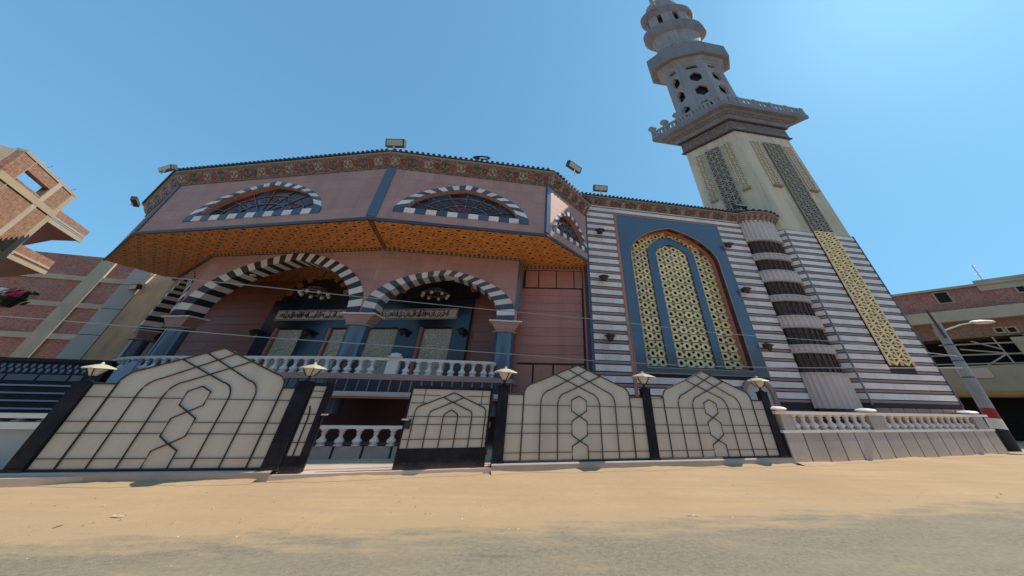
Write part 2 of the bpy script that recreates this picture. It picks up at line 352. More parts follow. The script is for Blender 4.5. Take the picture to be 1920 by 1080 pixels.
def arch_wall(mb, x0, x1, z0, z1, openings, y0, y1):
    """wall slab with openings (zb, top polyline from left to right)"""
    xs = {x0, x1}
    for zb, T in openings:
        for x, z in T: xs.add(min(max(x, x0), x1))
    xs = sorted(xs)
    def top(T, x):
        for a, b in zip(T, T[1:]):
            if a[0]-1e-6 <= x <= b[0]+1e-6:
                if b[0]-a[0] < 1e-6: return max(a[1], b[1])
                return a[1]+(b[1]-a[1])*(x-a[0])/(b[0]-a[0])
        return None
    for a, b in zip(xs, xs[1:]):
        if b-a < 1e-6: continue
        m = (a+b)/2; iv = [(z0, z0, z1, z1)]
        for zb, T in openings:
            if T[0][0] < m < T[-1][0]:
                ta, tb = top(T, a+1e-7), top(T, b-1e-7)
                iv = ([(z0, z0, zb, zb)] if zb > z0+1e-4 else [])+([(ta, tb, z1, z1)] if min(ta, tb) < z1-1e-4 else [])
        for la, lb, ha, hb in iv:
            for y in (y0, y1): mb.add([(a, y, la), (b, y, lb), (b, y, hb), (a, y, ha)], [(0, 1, 2, 3)])
    for zb, T in openings:
        loop = [(T[0][0], zb)]+list(T)+[(T[-1][0], zb)]
        for p, q in zip(loop, loop[1:]+([loop[0]] if zb > z0+1e-4 else [])):
            if p != q: mb.add([(p[0], y0, p[1]), (q[0], y0, q[1]), (q[0], y1, q[1]), (p[0], y1, p[1])], [(0, 1, 2, 3)])
    mb.add([(x0, y0, z0), (x0, y1, z0), (x0, y1, z1), (x0, y0, z1)], [(0, 1, 2, 3)])
    mb.add([(x1, y0, z0), (x1, y1, z0), (x1, y1, z1), (x1, y0, z1)], [(0, 1, 2, 3)])
    mb.add([(x0, y0, z1), (x1, y0, z1), (x1, y1, z1), (x0, y1, z1)], [(0, 1, 2, 3)])
    return mb
def voussoirs(parent, M, inner, outer, n, y0, y1, mats, name='voussoir', start=0):
    I = resample(inner, n*3); O = resample(outer, n*3)
    for k in range(n):
        a = I[k*3:k*3+4]; b = O[k*3:k*3+4]
        # trim a hair for the joint
        poly = a + b[::-1]
        cx = sum(p[0] for p in poly)/8; cz = sum(p[1] for p in poly)/8
        poly = [(cx+(x-cx)*.985, cz+(z-cz)*.985) for x, z in poly]
        MB().prism(poly, y0, y1).put(name, mats[(k+start) % 2], parent, M)
def sweep(mb, path, prof, closed=False):
    """path: plan points (viewer on the right-hand side), prof: (offset towards the viewer, z)"""
    n = len(path); off = []
    for i in range(n):
        d1 = (Vector(path[i])-Vector(path[i-1])).normalized() if i else None
        d2 = (Vector(path[i+1])-Vector(path[i])).normalized() if i < n-1 else None
        d1 = d1 or d2; d2 = d2 or d1
        n1 = Vector((d1.y, -d1.x)); n2 = Vector((d2.y, -d2.x)); m = (n1+n2).normalized(); off.append(m/max(.35, m.dot(n1)))
    k = len(prof); vs = [(path[i][0]+off[i].x*o, path[i][1]+off[i].y*o, z) for i in range(n) for o, z in prof]
    fs = [(i*k+j, (i+1)*k+j, (i+1)*k+j+1, i*k+j+1) for i in range(n-1) for j in range(k-1)]
    return mb.add(vs, fs)

# ================================================================== SETTING
g = MB().add([(-700, -700, -.01), (700, -700, -.01), (700, 700, -.01), (-700, 700, -.01)], [(0, 1, 2, 3)])
struct(g.put('ground', 'sand'))
# sandy verge between road and fence with slightly uneven surface
edge_px = [(0, 992), (160, 988), (330, 984), (520, 979), (700, 974), (900, 968), (1080, 963), (1280, 956), (1480, 947), (1700, 936), (1915, 925)]
E = [lvl(u, v) for u, v in edge_px]
E = [E[0]+(E[0]-E[3])*6, E[0]+(E[0]-E[3])*2] + E + [E[-1]+(E[-1]-E[-3])*1.5, E[-1]+(E[-1]-E[-3])*12]
pts = []
for a, b in zip(E, E[1:]):
    n = 14
    for i in range(n): pts.append(a.lerp(b, i/n))
vs = []; fs = []; dust = []
ROWS = [(0, 1.0), (.25, .85), (.6, .62), (1.2, .35), (2.2, .2), (4, .12), (7, .15), (9.0, .7), (9.6, 1.0)]
rnd = random.Random(3)
for p in pts:
    j = rnd.uniform(-.13, .13)+.12*math.sin(p.x*1.7)+.08*math.sin(p.x*4.1+1)
    for k, (d, q) in enumerate(ROWS):
        vs.append((p.x+d*.15, p.y-d+(j if k < 2 else 0), .004)); dust.append(q)
R_ = len(ROWS)
for i in range(len(pts)-1):
    for k in range(R_-1): fs.append((i*R_+k, i*R_+k+1, (i+1)*R_+k+1, (i+1)*R_+k))
me = MB().add(vs, fs).mesh('road', 'asphalt')
at = me.attributes.new('dust', 'FLOAT', 'POINT'); at.data.foreach_set('value', dust)
struct(place('road', me))
# little litter and stones on the verge
def stones(name, m, n, seed, smin, smax, band):
    r = random.Random(seed); mb = MB()
    for _ in range(n):
        u, v = r.uniform(0, 1920), r.uniform(*band); c = lvl(u, v - (u-960)*.02); s_ = r.uniform(smin, smax)
        mb.lathe([(s_*.6, 0), (s_, s_*.3), (s_*.5, s_*.6)], 5, (c.x, c.y), r.uniform(.8, 1.9), r.uniform(.5, 1), r.uniform(0, 6))
    return stuff(mb.put(name, m))
stones('gravel', 'kerb_stone', 150, 5, .005, .016, (905, 1079))
stones('pale_gravel', 'white_paint', 26, 9, .006, .018, (905, 1000))
for k, (u, v, lab) in enumerate([(222, 969, 'crumpled yellowish scrap of paper on the sand at the left'), (1300, 968, 'small pale scrap of litter on the sand near the road edge')]):
    c = lvl(u, v); mb = MB(); r = random.Random(k); n = 4
    P = [(c.x+(i-2)*.05+r.uniform(-.015, .015), c.y+(j-1)*.02+r.uniform(-.01, .01), .003+r.uniform(.003, .02)) for j in range(3) for i in range(5)]
    mb.add(P, [(j*5+i, j*5+i+1, (j+1)*5+i+1, (j+1)*5+i) for j in range(2) for i in range(4)])
    o = mb.put('litter_scrap', 'lamp_cap'); tag(o, lab, 'litter')

# ---- fence line (kerb foot points read off the ground)
FP = [lvl(*q) for q in [(0, 910), (500, 903), (920, 887), (1495, 871), (1890, 852)]]
FP2 = [(p.x, p.y) for p in FP]
d0 = (FP[1]-FP[0]).normalized()
LEFT = FP[0]-d0*7
KH = .19
mb = MB(); path = [(LEFT.x, LEFT.y)]+FP2[:2]
sweep(mb, path, [(0, -.05), (0, KH-.03), (-.03, KH), (-.42, KH), (-.42, -.05)])
struct(mb.put('kerb', 'kerb_stone'))
mb = MB(); sweep(mb, FP2[2:4], [(0, -.05), (0, KH-.03), (-.03, KH), (-.42, KH), (-.42, -.05)])
dR = (FP[3]-FP[2]).normalized(); e = FP[3]; nR = Vector((-dR.y, dR.x, 0))
mb.add([e-Vector((0, 0, .05)), e+nR*.42-Vector((0, 0, .05)), e+nR*.42+Vector((0, 0, KH)), e+Vector((0, 0, KH))], [(0, 1, 2, 3)])
struct(mb.put('kerb', 'kerb_stone'))
# threshold of the gate and paved forecourt
G = Pl(FP2[1], Q=FP2[2])
struct(MB().box(0, G.len, .0, .5, -.05, .11).put('threshold', 'pale_paving', None, G.M))
struct(MB().box(-6, 21, .5, 9, -.05, .13).put('forecourt', 'pale_paving', None, G.M))

def drift(path, seed, wmax):
    r = random.Random(seed); P = []
    for a, b in zip(path, path[1:]):
        a = Vector(a); b = Vector(b); n = max(2, int((b-a).length/.22))
        for i in range(n): P.append((a.lerp(b, i/n), (b-a).normalized()))
    vs = []; fs = []
    for i, (p, d) in enumerate(P):
        nn = Vector((d.y, -d.x)); f = .5+.5*math.sin(i*.37+seed)*math.sin(i*.113+1.3); wd = .05+wmax*f*r.uniform(.6, 1.2); h = .012+.06*f*r.uniform(.7, 1.2)
        for q, z in ((-.02, h), (wd*.3, h*.7), (wd*.65, h*.25), (wd, -.006)): vs.append((p.x+nn.x*q, p.y+nn.y*q, z))
    for i in range(len(P)-1):
        for j in range(3): fs.append((i*4+j, i*4+j+1, (i+1)*4+j+1, (i+1)*4+j))
    return struct(MB().add(vs, fs).put('sand_drift', 'sand', None, Matrix(), True))
drift([(LEFT.x, LEFT.y)]+FP2[:2], 2, .42); drift(FP2[1:3], 5, .25); drift(FP2[2:4], 9, .40); drift(FP2[3:5], 13, .5)
# ================================================================== FENCE
PANELZ = dict(bot=.20, b4=.42, b3=.89, b2=1.12, b1=1.62, sh=1.91, apex=2.84)
def fence_bars(mb, x, z, W, y):
    """x(f): fraction -> s ; z(name/val)"""
    r = .016
    def path(pts, rr=r): mb.tube([(x(a), y, b) for a, b in pts], rr, 5)
    def curve(xa, za, pts):       # vertical bar that bends into a slanted one
        x1, z1 = pts[0]; x2, z2 = pts[1]
        out = [(xa, .22), (xa, za)]
        for i in range(1, 6):
            t = i/6; out.append(((1-t)**2*xa+2*t*(1-t)*(xa+(x1-xa)*.12)+t*t*x1, (1-t)**2*za+2*t*(1-t)*(za+(z1-za)*.82)+t*t*z1))
        return out+[(x1, z1), (x2, z2)]
    for s in (0, 1):
        f = (lambda a: a) if not s else (lambda a: 1-a)
        def mir(P): return [(f(a), b) for a, b in P]
        path(mir(curve(.105, 1.95, [(.17, 2.24), (.5, 2.84)])), .02)
        path(mir(curve(.225, 1.72, [(.29, 2.06), (.575, 2.70)])))
        path(mir(curve(.345, 1.66, [(.41, 2.0), (.675, 2.52)])))
        path(mir([(.445, .22), (.445, .56), (.5, .69), (.555, .84), (.555, 1.20), (.5, 1.34)]))
        path(mir([(.5, 1.34), (.445, 1.48), (.445, 1.78), (.5, 1.90)]))
    for zz in (.42, .89, 1.12, 1.62):
        path([(0, zz), (.445, zz)], .008); path([(.555, zz), (1, zz)], .008)
    path([(0, .22), (1, .22)], .022); path([(0, 1.91), (.105, 1.91)], .02); path([(.895, 1.91), (1, 1.91)], .02)
def outline():
    P = [(0, .19), (0, 1.91), (.105, 1.91)]
    for i in range(7):
        t = i/6; P.append(((1-t)**2*.105+2*t*(1-t)*.11+t*t*.17, (1-t)**2*1.95+2*t*(1-t)*2.16+t*t*2.24))
    P.append((.5, 2.84))
    return P+[(1-a, b) for a, b in P[-2::-1]]
YF = .14
def fence_panel(pl, s0, s1, label, dz=0.0):
    t = thing('fence', label, 'fence', pl.w((s0+s1)/2, YF, KH), 'sheet metal fence panels on the kerb')
    X = lambda a: s0+(s1-s0)*a
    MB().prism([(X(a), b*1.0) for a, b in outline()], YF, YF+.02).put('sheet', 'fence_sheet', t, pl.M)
    mb = MB(); fence_bars(mb, X, None, s1-s0, YF-.025); mb.put('iron_bars', 'iron', t, pl.M, True)
    return t
LP = Pl(FP2[0], Q=FP2[1]); RP = Pl(FP2[2], Q=FP2[3]); BP = Pl(FP2[3], Q=FP2[4])
fence_panel(LP, .12, 4.98, 'wide beige fence panel with pointed top, left of the open gate')
fence_panel(RP, .33, 5.09, 'beige fence panel with pointed top, directly right of the gate leaf')
fence_panel(RP, 5.41, 10.26, 'beige fence panel with pointed top nearest the white balustrade wall')
def fence_post(pl, s0, s1, label, lamp_label, h=2.08, ls=1.0):
    c = (s0+s1)/2; w_ = s1-s0
    t = thing('fence_post', label, 'post', pl.w(c, YF, KH), 'navy metal fence posts')
    MB().box(s0, s1, YF-.07, YF+.15, KH, h).put('shaft', 'navy_metal', t, pl.M)
    MB().box(s0-.02, s1+.02, YF-.09, YF+.17, h, h+.03).put('cap_plate', 'navy_metal', t, pl.M)
    MB().box(s0-.02, s1+.02, YF-.09, YF+.17, KH, KH+.06).put('base_plate', 'navy_metal', t, pl.M)
    L = thing('post_lamp', lamp_label, 'lamp', pl.w(c, YF+.04, h+.03), 'lanterns on the fence posts')
    M = pl.M @ Matrix.Translation((c, YF+.04, h+.03)) @ Matrix.Diagonal((ls, ls, min(1, ls*1.15), 1))
    MB().lathe([(.09, 0), (.1, .02), (.05, .05), (.035, .12), (.06, .15)], 10, sx=1.3).put('stem', 'iron', L, M, True)
    MB().lathe([(.10, .16), (.25, .36)], 8, sx=1.1, rot=math.pi/8).put('glass', 'lamp_glass', L, M)
    cap = MB().lathe([(.42, .36), (.40, .385), (.16, .47), (.05, .49), (.045, .53), (.0, .56)], 8, sx=1.12, rot=math.pi/8).put('lamp_shade', 'lamp_cap', L, M)
    for k in range(4):
        a = math.pi/8+k*math.pi/2
        MB().tube([(.10*1.1*math.cos(a), .1*math.sin(a), .15), (.2*1.1*math.cos(a), .2*math.sin(a), .25), (.28*1.1*math.cos(a), .27*math.sin(a), .37)], .016, 5).put('bracket', 'iron', L, M, True)
    return t
fence_post(LP, -.26, .10, 'navy fence post at the far left end of the fence', 'cream capped lantern on the leftmost fence post', 1.92, .70)
fence_post(G, -.28, .08, 'navy gate post left of the open gateway', 'cream capped lantern on the gate post in front of the porch balustrade', 2.05, .75)
fence_post(RP, .0, .32, 'navy gate post to which the closed gate leaf is hung', 'cream capped lantern beside the right porch column', 2.12, .9)
fence_post(RP, 5.09, 5.41, 'navy fence post between the two right fence panels', 'cream capped lantern below the left edge of the gold window', 2.16)
fence_post(RP, 10.26, 10.58, 'navy fence post next to the white balustrade wall', 'cream capped lantern on the rightmost fence post', 2.18)
# gate leaf (right) and fixed side leaf (left)
def gate_leaf(pl, s0, s1, label, nf, zk, top, stile):
    t = thing('gate_leaf', label, 'gate', pl.w((s0+s1)/2, YF, .13), 'leaves of the fence gate')
    X = lambda a: s0+(s1-s0)*a; y = YF
    fr = MB(); fr.box(s0, s0+stile, y-.03, y+.05, .13, top); fr.box(s1-.06, s1, y-.03, y+.05, .13, top); fr.box(s0+stile, s1-.06, y-.03, y+.05, top-.08, top)
    fr.box(s0+stile, s1-.06, y-.03, y+.05, .13, .17); fr.put('gate_frame', 'navy_metal', t, pl.M)
    MB().box(s0+stile, s1-.06, y-.02, y+.03, .17, zk).put('kick_plate', 'navy_metal', t, pl.M)
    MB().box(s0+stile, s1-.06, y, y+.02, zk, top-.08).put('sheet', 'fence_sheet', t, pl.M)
    return t, X
t, X = gate_leaf(G, 2.66, 5.08, 'closed gate leaf with nested arch bars and navy kick plate', 6, .56, 2.06, .05)
mb = MB(); y = YF-.02
for a, z0, (x1, z1), (x2, z2) in ((.10, 1.42, (.16, 1.56), (.52, 1.90)), (.265, 1.34, (.33, 1.47), (.64, 1.77)), (.435, 1.30, (.47, 1.39), (.52, 1.46))):
    for s in (0, 1):
        P = [(a, .56), (a, z0)]
        for i in range(1, 6):
            q = i/6; P.append(((1-q)**2*a+2*q*(1-q)*(a+.008)+q*q*x1, (1-q)**2*z0+2*q*(1-q)*(z0+(z1-z0)*.8)+q*q*z1))
        P += [(x1, z1), (x2, z2)]
        mb.tube([(X(u if not s else 1.04-u), y, z) for u, z in P], .015, 5)
for zz in (.76, 1.10, 1.29, 1.62, 1.82): 
    if zz < 1.5: mb.tube([(X(.03), y, zz), (X(.98), y, zz)], .008, 5)
    else:
        q = .30 if zz < 1.7 else .42
        mb.tube([(X(.03), y, zz), (X(q-.06), y, zz)], .008, 5); mb.tube([(X(1.04-q+.06), y, zz), (X(.98), y, zz)], .008, 5)
for a in (.17, .87): mb.tube([(X(a), y, 1.6), (X(a), y, 1.98)], .008, 5)
mb.put('iron_bars', 'iron', t, G.M, True)
MB().box(2.60, 2.78, YF-.06, YF-.02, 1.20, 1.235).put('latch', 'light_grey', t, G.M)
MB().box(2.70, 2.86, YF-.05, YF-.025, 1.0, 1.22).put('lock_case', 'iron', t, G.M)
for zz in (.45, 1.1, 1.8): MB().lathe([(.03, zz-.07), (.03, zz+.07)], 8, (5.09, YF-.05)).put('hinge', 'iron', t, G.M)
t, X = gate_leaf(G, .10, .62, 'narrow side leaf of the gate beside the left gate post', 2, .45, 2.05, .04)
mb = MB()
P = [(.34, .45), (.34, 1.2)]+[(.34-.2*(1-math.cos(q*.25)), 1.2+.32*math.sin(q*.25)) for q in range(1, 6)]
mb.tube([(X(u), y, z) for u, z in P], .018, 5)
for zz in (.72, 1.12, 1.32, 1.7, 1.85): mb.tube([(X(.06), y, zz), (X(.62), y, zz)], .008, 5)
mb.put('iron_bars', 'iron', t, G.M, True)
MB().box(X(.66), X(.9), YF-.06, YF+.12, .13, 2.04).put('closing_stile', 'navy_metal', t, G.M)
MB().box(X(.85), X(1.2), YF-.06, YF-.03, 1.30, 1.33).put('latch', 'light_grey', t, G.M)

# ---- white balustrade wall right of the fence
def baluster_mesh(h, r, m='white_paint', n=8):
    p = [(.9, 0), (.9, .07), (.55, .10), (.75, .16), (1.0, .26), (.95, .34), (.5, .48), (.36, .60), (.46, .68), (.62, .74), (.42, .80), (.8, .90), (.9, .93), (.9, 1.0)]
    return MB().lathe([(a*r, b*h) for a, b in p], n, cap=False).mesh('baluster', m, True)
t = thing('boundary_wall', 'low pinkish grey slab wall carrying a white balustrade below the minaret', 'wall', BP.w(7, .1, 0))
L_ = BP.len
MB().box(-.1, L_+.2, .05, .3, -.05, .93).put('wall', 'dark_joint', t, BP.M)
nj = 15
for k in range(nj):
    a = -.1+(L_+.3)*k/nj; b = -.1+(L_+.3)*(k+1)/nj
    piece('stone_slab', 'granite_slab', t, BP.M, a+.035, b-.035, 0, .06, -.05, .90)
MB().box(-.15, L_+.25, -.02, .34, .90, .98).put('ledge', 'white_paint', t, BP.M)
MB().box(-.25, L_+.35, -.05, .36, 1.48, 1.58).put('hand_rail', 'white_paint', t, BP.M)
bm_ = baluster_mesh(.5, .17)
PIER = [(.0, .55), (5.1, 6.0), (12.9, 13.8)]
for a, b in PIER:
    MB().box(a, b, .0, .3, .98, 1.48).put('pier', 'granite_slab', t, BP.M)
    MB().lathe([(.2, 0), (.34, .03), (.38, .08), (.3, .13), (.1, .16)], 10, ((a+b)/2-.2, .15)).put('cap', 'white_paint', t, BP.M @ Matrix.Translation((0, 0, 1.58)), True)
for a, b, n in ((.55, 5.1, 9), (6.0, 12.9, 13)):
    for k in range(n): place('baluster', bm_, t, BP.M @ Matrix.Translation((a+(b-a)*(k+.5)/n, .15, .98)))

# ================================================================== MOSQUE
def plate(outline, holes, y0, y1, name, m):
    """flat plate in (x, z) with holes, thickness y0..y1"""
    bm = bmesh.new(); es = []
    for loop in [outline]+holes:
        vv = [bm.verts.new((x, y0, z)) for x, z in loop]
        for i in range(len(vv)): es.append(bm.edges.new((vv[i], vv[(i+1) % len(vv)])))
    bmesh.ops.triangle_fill(bm, use_beauty=True, edges=es, normal=(0, -1, 0))
    r = bmesh.ops.extrude_face_region(bm, geom=list(bm.faces))
    for v in [x for x in r['geom'] if isinstance(x, bmesh.types.BMVert)]: v.co.y = y1
    bmesh.ops.recalc_face_normals(bm, faces=bm.faces)
    me = bpy.data.meshes.new(name); bm.to_mesh(me); bm.free(); me.materials.append(MATS[m]); return me
ZS, ZF = 8.6, 11.8
U = [lvl(u, v, ZS) for u, v in [(195, 487), (250, 438), (690, 410), (1026, 442), (1102, 490)]]
U2 = [(p.x, p.y) for p in U]
UD, UA, UB, UC = (Pl(U2[i], Q=U2[i+1]) for i in range(4))
W = Pl((2.03, 15.1), 9.3)
def wx(X): return (X-2.03)/math.cos(math.radians(9.3))
MQ = thing('mosque', 'pink stone mosque with overhanging upper hall, striped side wall and gold lattice window', 'mosque', (-3, 16, 0))

# ---- upper hall facets -----------------------------------------------------------
def facet(pl, lun, nv, nb, dark, mats_dark):
    b0, b1, i0, i1, zb, zi, za_i, za_o, xa = lun
    inner = parch(i0, i1, zi, za_i, 12, 66, xa); outer = parch(b0, b1, zb, za_o, 12, 66, xa)
    mb = MB(); arch_wall(mb, 0, pl.len, ZS+.03, ZF+.4, [(zi, inner)], 0, .35)
    wall = mb.put('upper_wall', 'pink_stone', MQ, pl.M)
    voussoirs(wall, pl.M, inner, outer, nv, -.035, .1, (mats_dark, 'white_marble'))
    for k in range(nb):
        x0 = b0+(b1-b0)*k/nb; x1 = b0+(b1-b0)*(k+1)/nb
        piece('sill_block', (mats_dark, 'white_marble')[k % 2], wall, pl.M, x0+.01, x1-.01, -.04, .1, zb-.02, zi-.005)
    win = MB().prism([(i0-.1, zi-.1), (i1+.1, zi-.1)]+[(x, z+.1) for x, z in inner[::-1]], .3, .33).put('lunette_window', 'stained_glass', MQ, pl.M)
    # tracery: fan of bars with arcs
    tr = MB(); cx = (i0+i1)/2; cz = zi; hw = (i1-i0)/2; hh = za_i-zi
    tr.box(i0, i1, .24, .3, zi, zi+.07)
    for q in (.45, .75):
        tr.tube([(cx+hw*q*math.cos(a), .27, cz+hh*q*.95*math.sin(a)) for a in [math.pi*i/14 for i in range(15)]], .035, 5)
    for k in range(1, 8):
        a = math.pi*k/8; q = .95
        tr.tube([(cx+hw*.2*math.cos(a), .27, cz+hh*.2*math.sin(a)), (cx+hw*q*math.cos(a), .27, cz+hh*q*math.sin(a)*(.93 if k != 4 else 1))], .028, 5)
    for k in range(10):
        a = math.pi*(k+.5)/10
        c_ = (cx+hw*.6*math.cos(a), cz+hh*.57*math.sin(a))
        tr.tube([(c_[0]+.16*math.cos(b), .27, c_[1]+.11*math.sin(b)) for b in [2*math.pi*i/8 for i in range(9)]], .022, 4)
    tr.put('tracery', 'carved_band', win, pl.M, True)
    MB().box(-.02, pl.len+.02, -.04, .05, ZS-.06, ZS+.08).put('base_trim', 'dark_trim', MQ, pl.M)
facet(UA, (2.5, 10.25, 3.12, 9.72, 9.14, 9.42, 11.17, 11.42, 6.5), 25, 15, 0, 'slate')
facet(UB, (.88, 7.27, 1.42, 6.66, 9.14, 9.39, 10.88, 11.15, 4.05), 23, 13, 0, 'slate')
facet(UC, (.40, 3.62, .72, 3.38, 9.16, 9.38, 10.75, 11.02, 1.85), 21, 11, 0, 'slate')
mb = MB(); mb.box(0, UD.len, 0, .3, ZS+.03, ZF+.4); mb.put('upper_wall', 'pink_stone', MQ, UD.M)
MB().box(-.02, UD.len+.02, -.04, .05, ZS-.06, ZS+.08).put('base_trim', 'dark_trim', MQ, UD.M)
for p, w_ in ((UB, .30), (UC, .16)):
    MB().box(-.13, w_, -.05, .1, ZS+.14, ZF).put('corner_trim', 'blue_granite', MQ, p.M)
MB().box(UB.len-.13, UB.len+.03, -.045, .1, ZS+.14, ZF).put('corner_trim', 'blue_granite', MQ, UB.M)
MB().box(-.03, .18, -.05, .1, ZS+.14, ZF).put('corner_trim', 'slate', MQ, UA.M)
# cornice (cove + lip + tiles) with painted frieze ornaments
def petal_mesh(name, m, kind):
    mb = MB()
    if kind == 'rosette':
        for k in range(6):
            a = 2*math.pi*k/6; c = (.12*math.cos(a), .12*math.sin(a))
            mb.prism([(c[0]+.085*math.cos(b), c[1]+.085*math.sin(b)) for b in [2*math.pi*i/7 for i in range(7)]], -.02, .02)
        mb.prism([(-.035, -.3), (.035, -.3), (.035, -.1), (-.035, -.1)], -.015, .02)
    elif kind == 'leaf':
        for s in (-1, 1):
            mb.prism([(s*.02, -.3), (s*.2, -.22), (s*.26, -.02), (s*.16, -.12), (s*.06, -.16)], -.02, .02)
            mb.prism([(s*.03, .27), (s*.2, .2), (s*.24, .02), (s*.15, .12)], -.02, .02)
        mb.prism([(-.05, -.1), (.05, -.1), (.07, .12), (0, .24), (-.07, .12)], -.02, .02)
    return mb.mesh(name, m)
ROS = petal_mesh('rosette', 'frieze_red', 'rosette'); LEAF = petal_mesh('leaf_ornament', 'cream', 'leaf'); LEAFG = petal_mesh('leaf_ornament', 'frieze_green', 'leaf')
def frieze(parent, pl, x0, x1, pitch, z0, dz, out, y=0.0):
    n = max(1, round((x1-x0)/pitch)); p = (x1-x0)/n; tilt = math.atan2(out, dz); zc = z0+dz/2; yc = y-out/2
    sc = dz/.72
    for k in range(n):
        for j, (me, q) in enumerate(((LEAF, .0), (ROS, .5))):
            if j == 0 and k % 2: me = LEAFG
            M = pl.M @ Matrix.Translation((x0+(k+.25+q)*p, yc-.015, zc)) @ Matrix.Rotation(tilt, 4, 'X') @ Matrix.Diagonal((p/.9 if p < .95 else 1, 1, sc*1.02, 1))
            place('rosette' if j else 'leaf_ornament', me, parent, M)
def cornice(path, z0, dz, out, parent=MQ):
    mb = MB(); sweep(mb, path, [(-.1, z0-.08), (.05, z0-.08), (.05, z0), (.0, z0), (out*.5+.02, z0+dz*.45), (out, z0+dz)])
    c = mb.put('cornice', 'carved_band', parent)
    mb = MB(); sweep(mb, path, [(out-.1, z0+dz-.01), (out+.07, z0+dz), (out+.07, z0+dz+.06), (-.3, z0+dz+.06)])
    mb.put('lip', 'cream', c)
    # tile course: small half round tiles along the lip
    mb = MB(); r = .085
    sweep(mb, path, [(out+.10, z0+dz+.06), (out+.10, z0+dz+.13), (-.3, z0+dz+.30)])
    for a, b in zip(path, path[1:]):
        a = Vector(a); b = Vector(b); L = (b-a).length; d = (b-a)/L; nn = Vector((d.y, -d.x)); n = max(1, int(L/.27))
        for k in range(n):
            p = a+d*(L*(k+.5)/n); p0 = p+nn*(out+.15); p1 = p-nn*.25
            mb.tube([(p0.x, p0.y, z0+dz+.13), (p1.x, p1.y, z0+dz+.31)], r, 6)
    stuff(mb.put('roof_tiles', 'roof_tile', c))
    return c
c1 = cornice(U2, ZF, .56, .42)
frieze(c1, UD, .2, UD.len, .86, ZF, .56, .42); frieze(c1, UA, .0, UA.len, .86, ZF, .56, .42); frieze(c1, UB, 0, UB.len, .86, ZF, .56, .42); frieze(c1, UC, 0, UC.len, .42, ZF, .56, .42)
roof = [U2[0], U2[1], U2[2], U2[3], (3.2, 16.2), (2, 24), (-24, 26)]
MB().slab(roof, 12.1, 12.4).put('roof', 'concrete', MQ)

# ---- painted soffit --------------------------------------------------------------
Lp = [lvl(u, v, ZS) for u, v in [(330, 524), (405, 478), (720, 466), (978, 486)]]
L2 = [(p.x, p.y) for p in Lp]
D1, A1, B1 = (Pl(L2[i], Q=L2[i+1]) for i in range(3))
mb = MB(); z = ZS-.02
mb.add([(*p, z) for p in [U2[0], U2[1], L2[1], L2[0]]], [(0, 1, 2, 3)]); mb.add([(*p, z) for p in [U2[1], U2[2], L2[2], L2[1]]], [(0, 1, 2, 3)])
mb.add([(*p, z) for p in [U2[2], U2[3], L2[3], L2[2]]], [(0, 1, 2, 3)]); mb.add([(*p, z) for p in [U2[3], U2[4], (2.4, 15.9), (-1.6, 15.9), L2[3]]], [(0, 1, 2, 3, 4)])
soff = mb.put('soffit', 'painted_soffit', MQ)
mb = MB(); mb.slab([L2[0], L2[1], L2[2], L2[3], (-1.3, 18.6), (-27, 21.5)], ZS-.01, ZS+.2); mb.put('porch_ceiling', 'painted_soffit', MQ)
def bead(path, z, name, parent, m1='cream', m2='black_stone', step=.24):
    mb = MB(); mb2 = MB()
    for a, b in zip(path, path[1:]):
        a = Vector(a); b = Vector(b); L = (b-a).length; d = (b-a)/L; nn = Vector((d.y, -d.x)); ang = math.atan2(d.y, d.x)
        p0 = a+nn*.02; p1 = b+nn*.02
        for o_, h in ((.02, .10), ):
            q0 = a+nn*.16; q1 = b+nn*.16
            mb.add([(p0.x, p0.y, z-h), (p1.x, p1.y, z-h), (q1.x, q1.y, z-h), (q0.x, q0.y, z-h), (p0.x, p0.y, z), (p1.x, p1.y, z), (q1.x, q1.y, z), (q0.x, q0.y, z)], [(0, 1, 2, 3), (0, 1, 5, 4), (2, 3, 7, 6), (4, 5, 6, 7)])
        n = int(L/step)
        for k in range(n):
            c = a+d*(L*(k+.5)/n)+nn*.09; s_ = .055
            mb2.add([(c.x+x*math.cos(ang)*s_-y*math.sin(ang)*s_*.9, c.y+x*math.sin(ang)*s_+y*math.cos(ang)*s_*.9, z-h_) for h_ in (.115, .1) for x, y in ((-1, -1), (1, -1), (1, 1), (-1, 1))], [(0, 1, 2, 3), (0, 1, 5, 4), (1, 2, 6, 5), (2, 3, 7, 6), (3, 0, 4, 7)])
            c = c+nn*.078
            mb2.add([(c.x+x*math.cos(ang)*s_*1.2, c.y+x*math.sin(ang)*s_*1.2, z-.05+zz*.045) for x, zz in ((-1, -.8), (1, -.8), (1, .8), (-1, .8))], [(0, 1, 2, 3)])
    t = mb.put(name, m1, parent); stuff(mb2.put('border_beads', m2, t)); return t
bead(L2, ZS-.02, 'soffit_border', MQ); bead([(-1.62, 15.78), (2.3, 15.78)], ZS-.02, 'soffit_border', MQ)
bead([U2[2], L2[2]], ZS-.0, 'soffit_rib', MQ, 'gold_trim', 'black_stone', .2)
mb = MB()
for a, b in ((U2[1], L2[1]), ):
    a = Vector(a); b = Vector(b); d = (b-a).normalized(); nn = Vector((d.y, -d.x))*.05
    mb.slab([tuple(a-nn), tuple(a+nn), tuple(b+nn), tuple(b-nn)], ZS-.08, ZS-.02)
mb.put('soffit_rib', 'gold_trim', MQ)

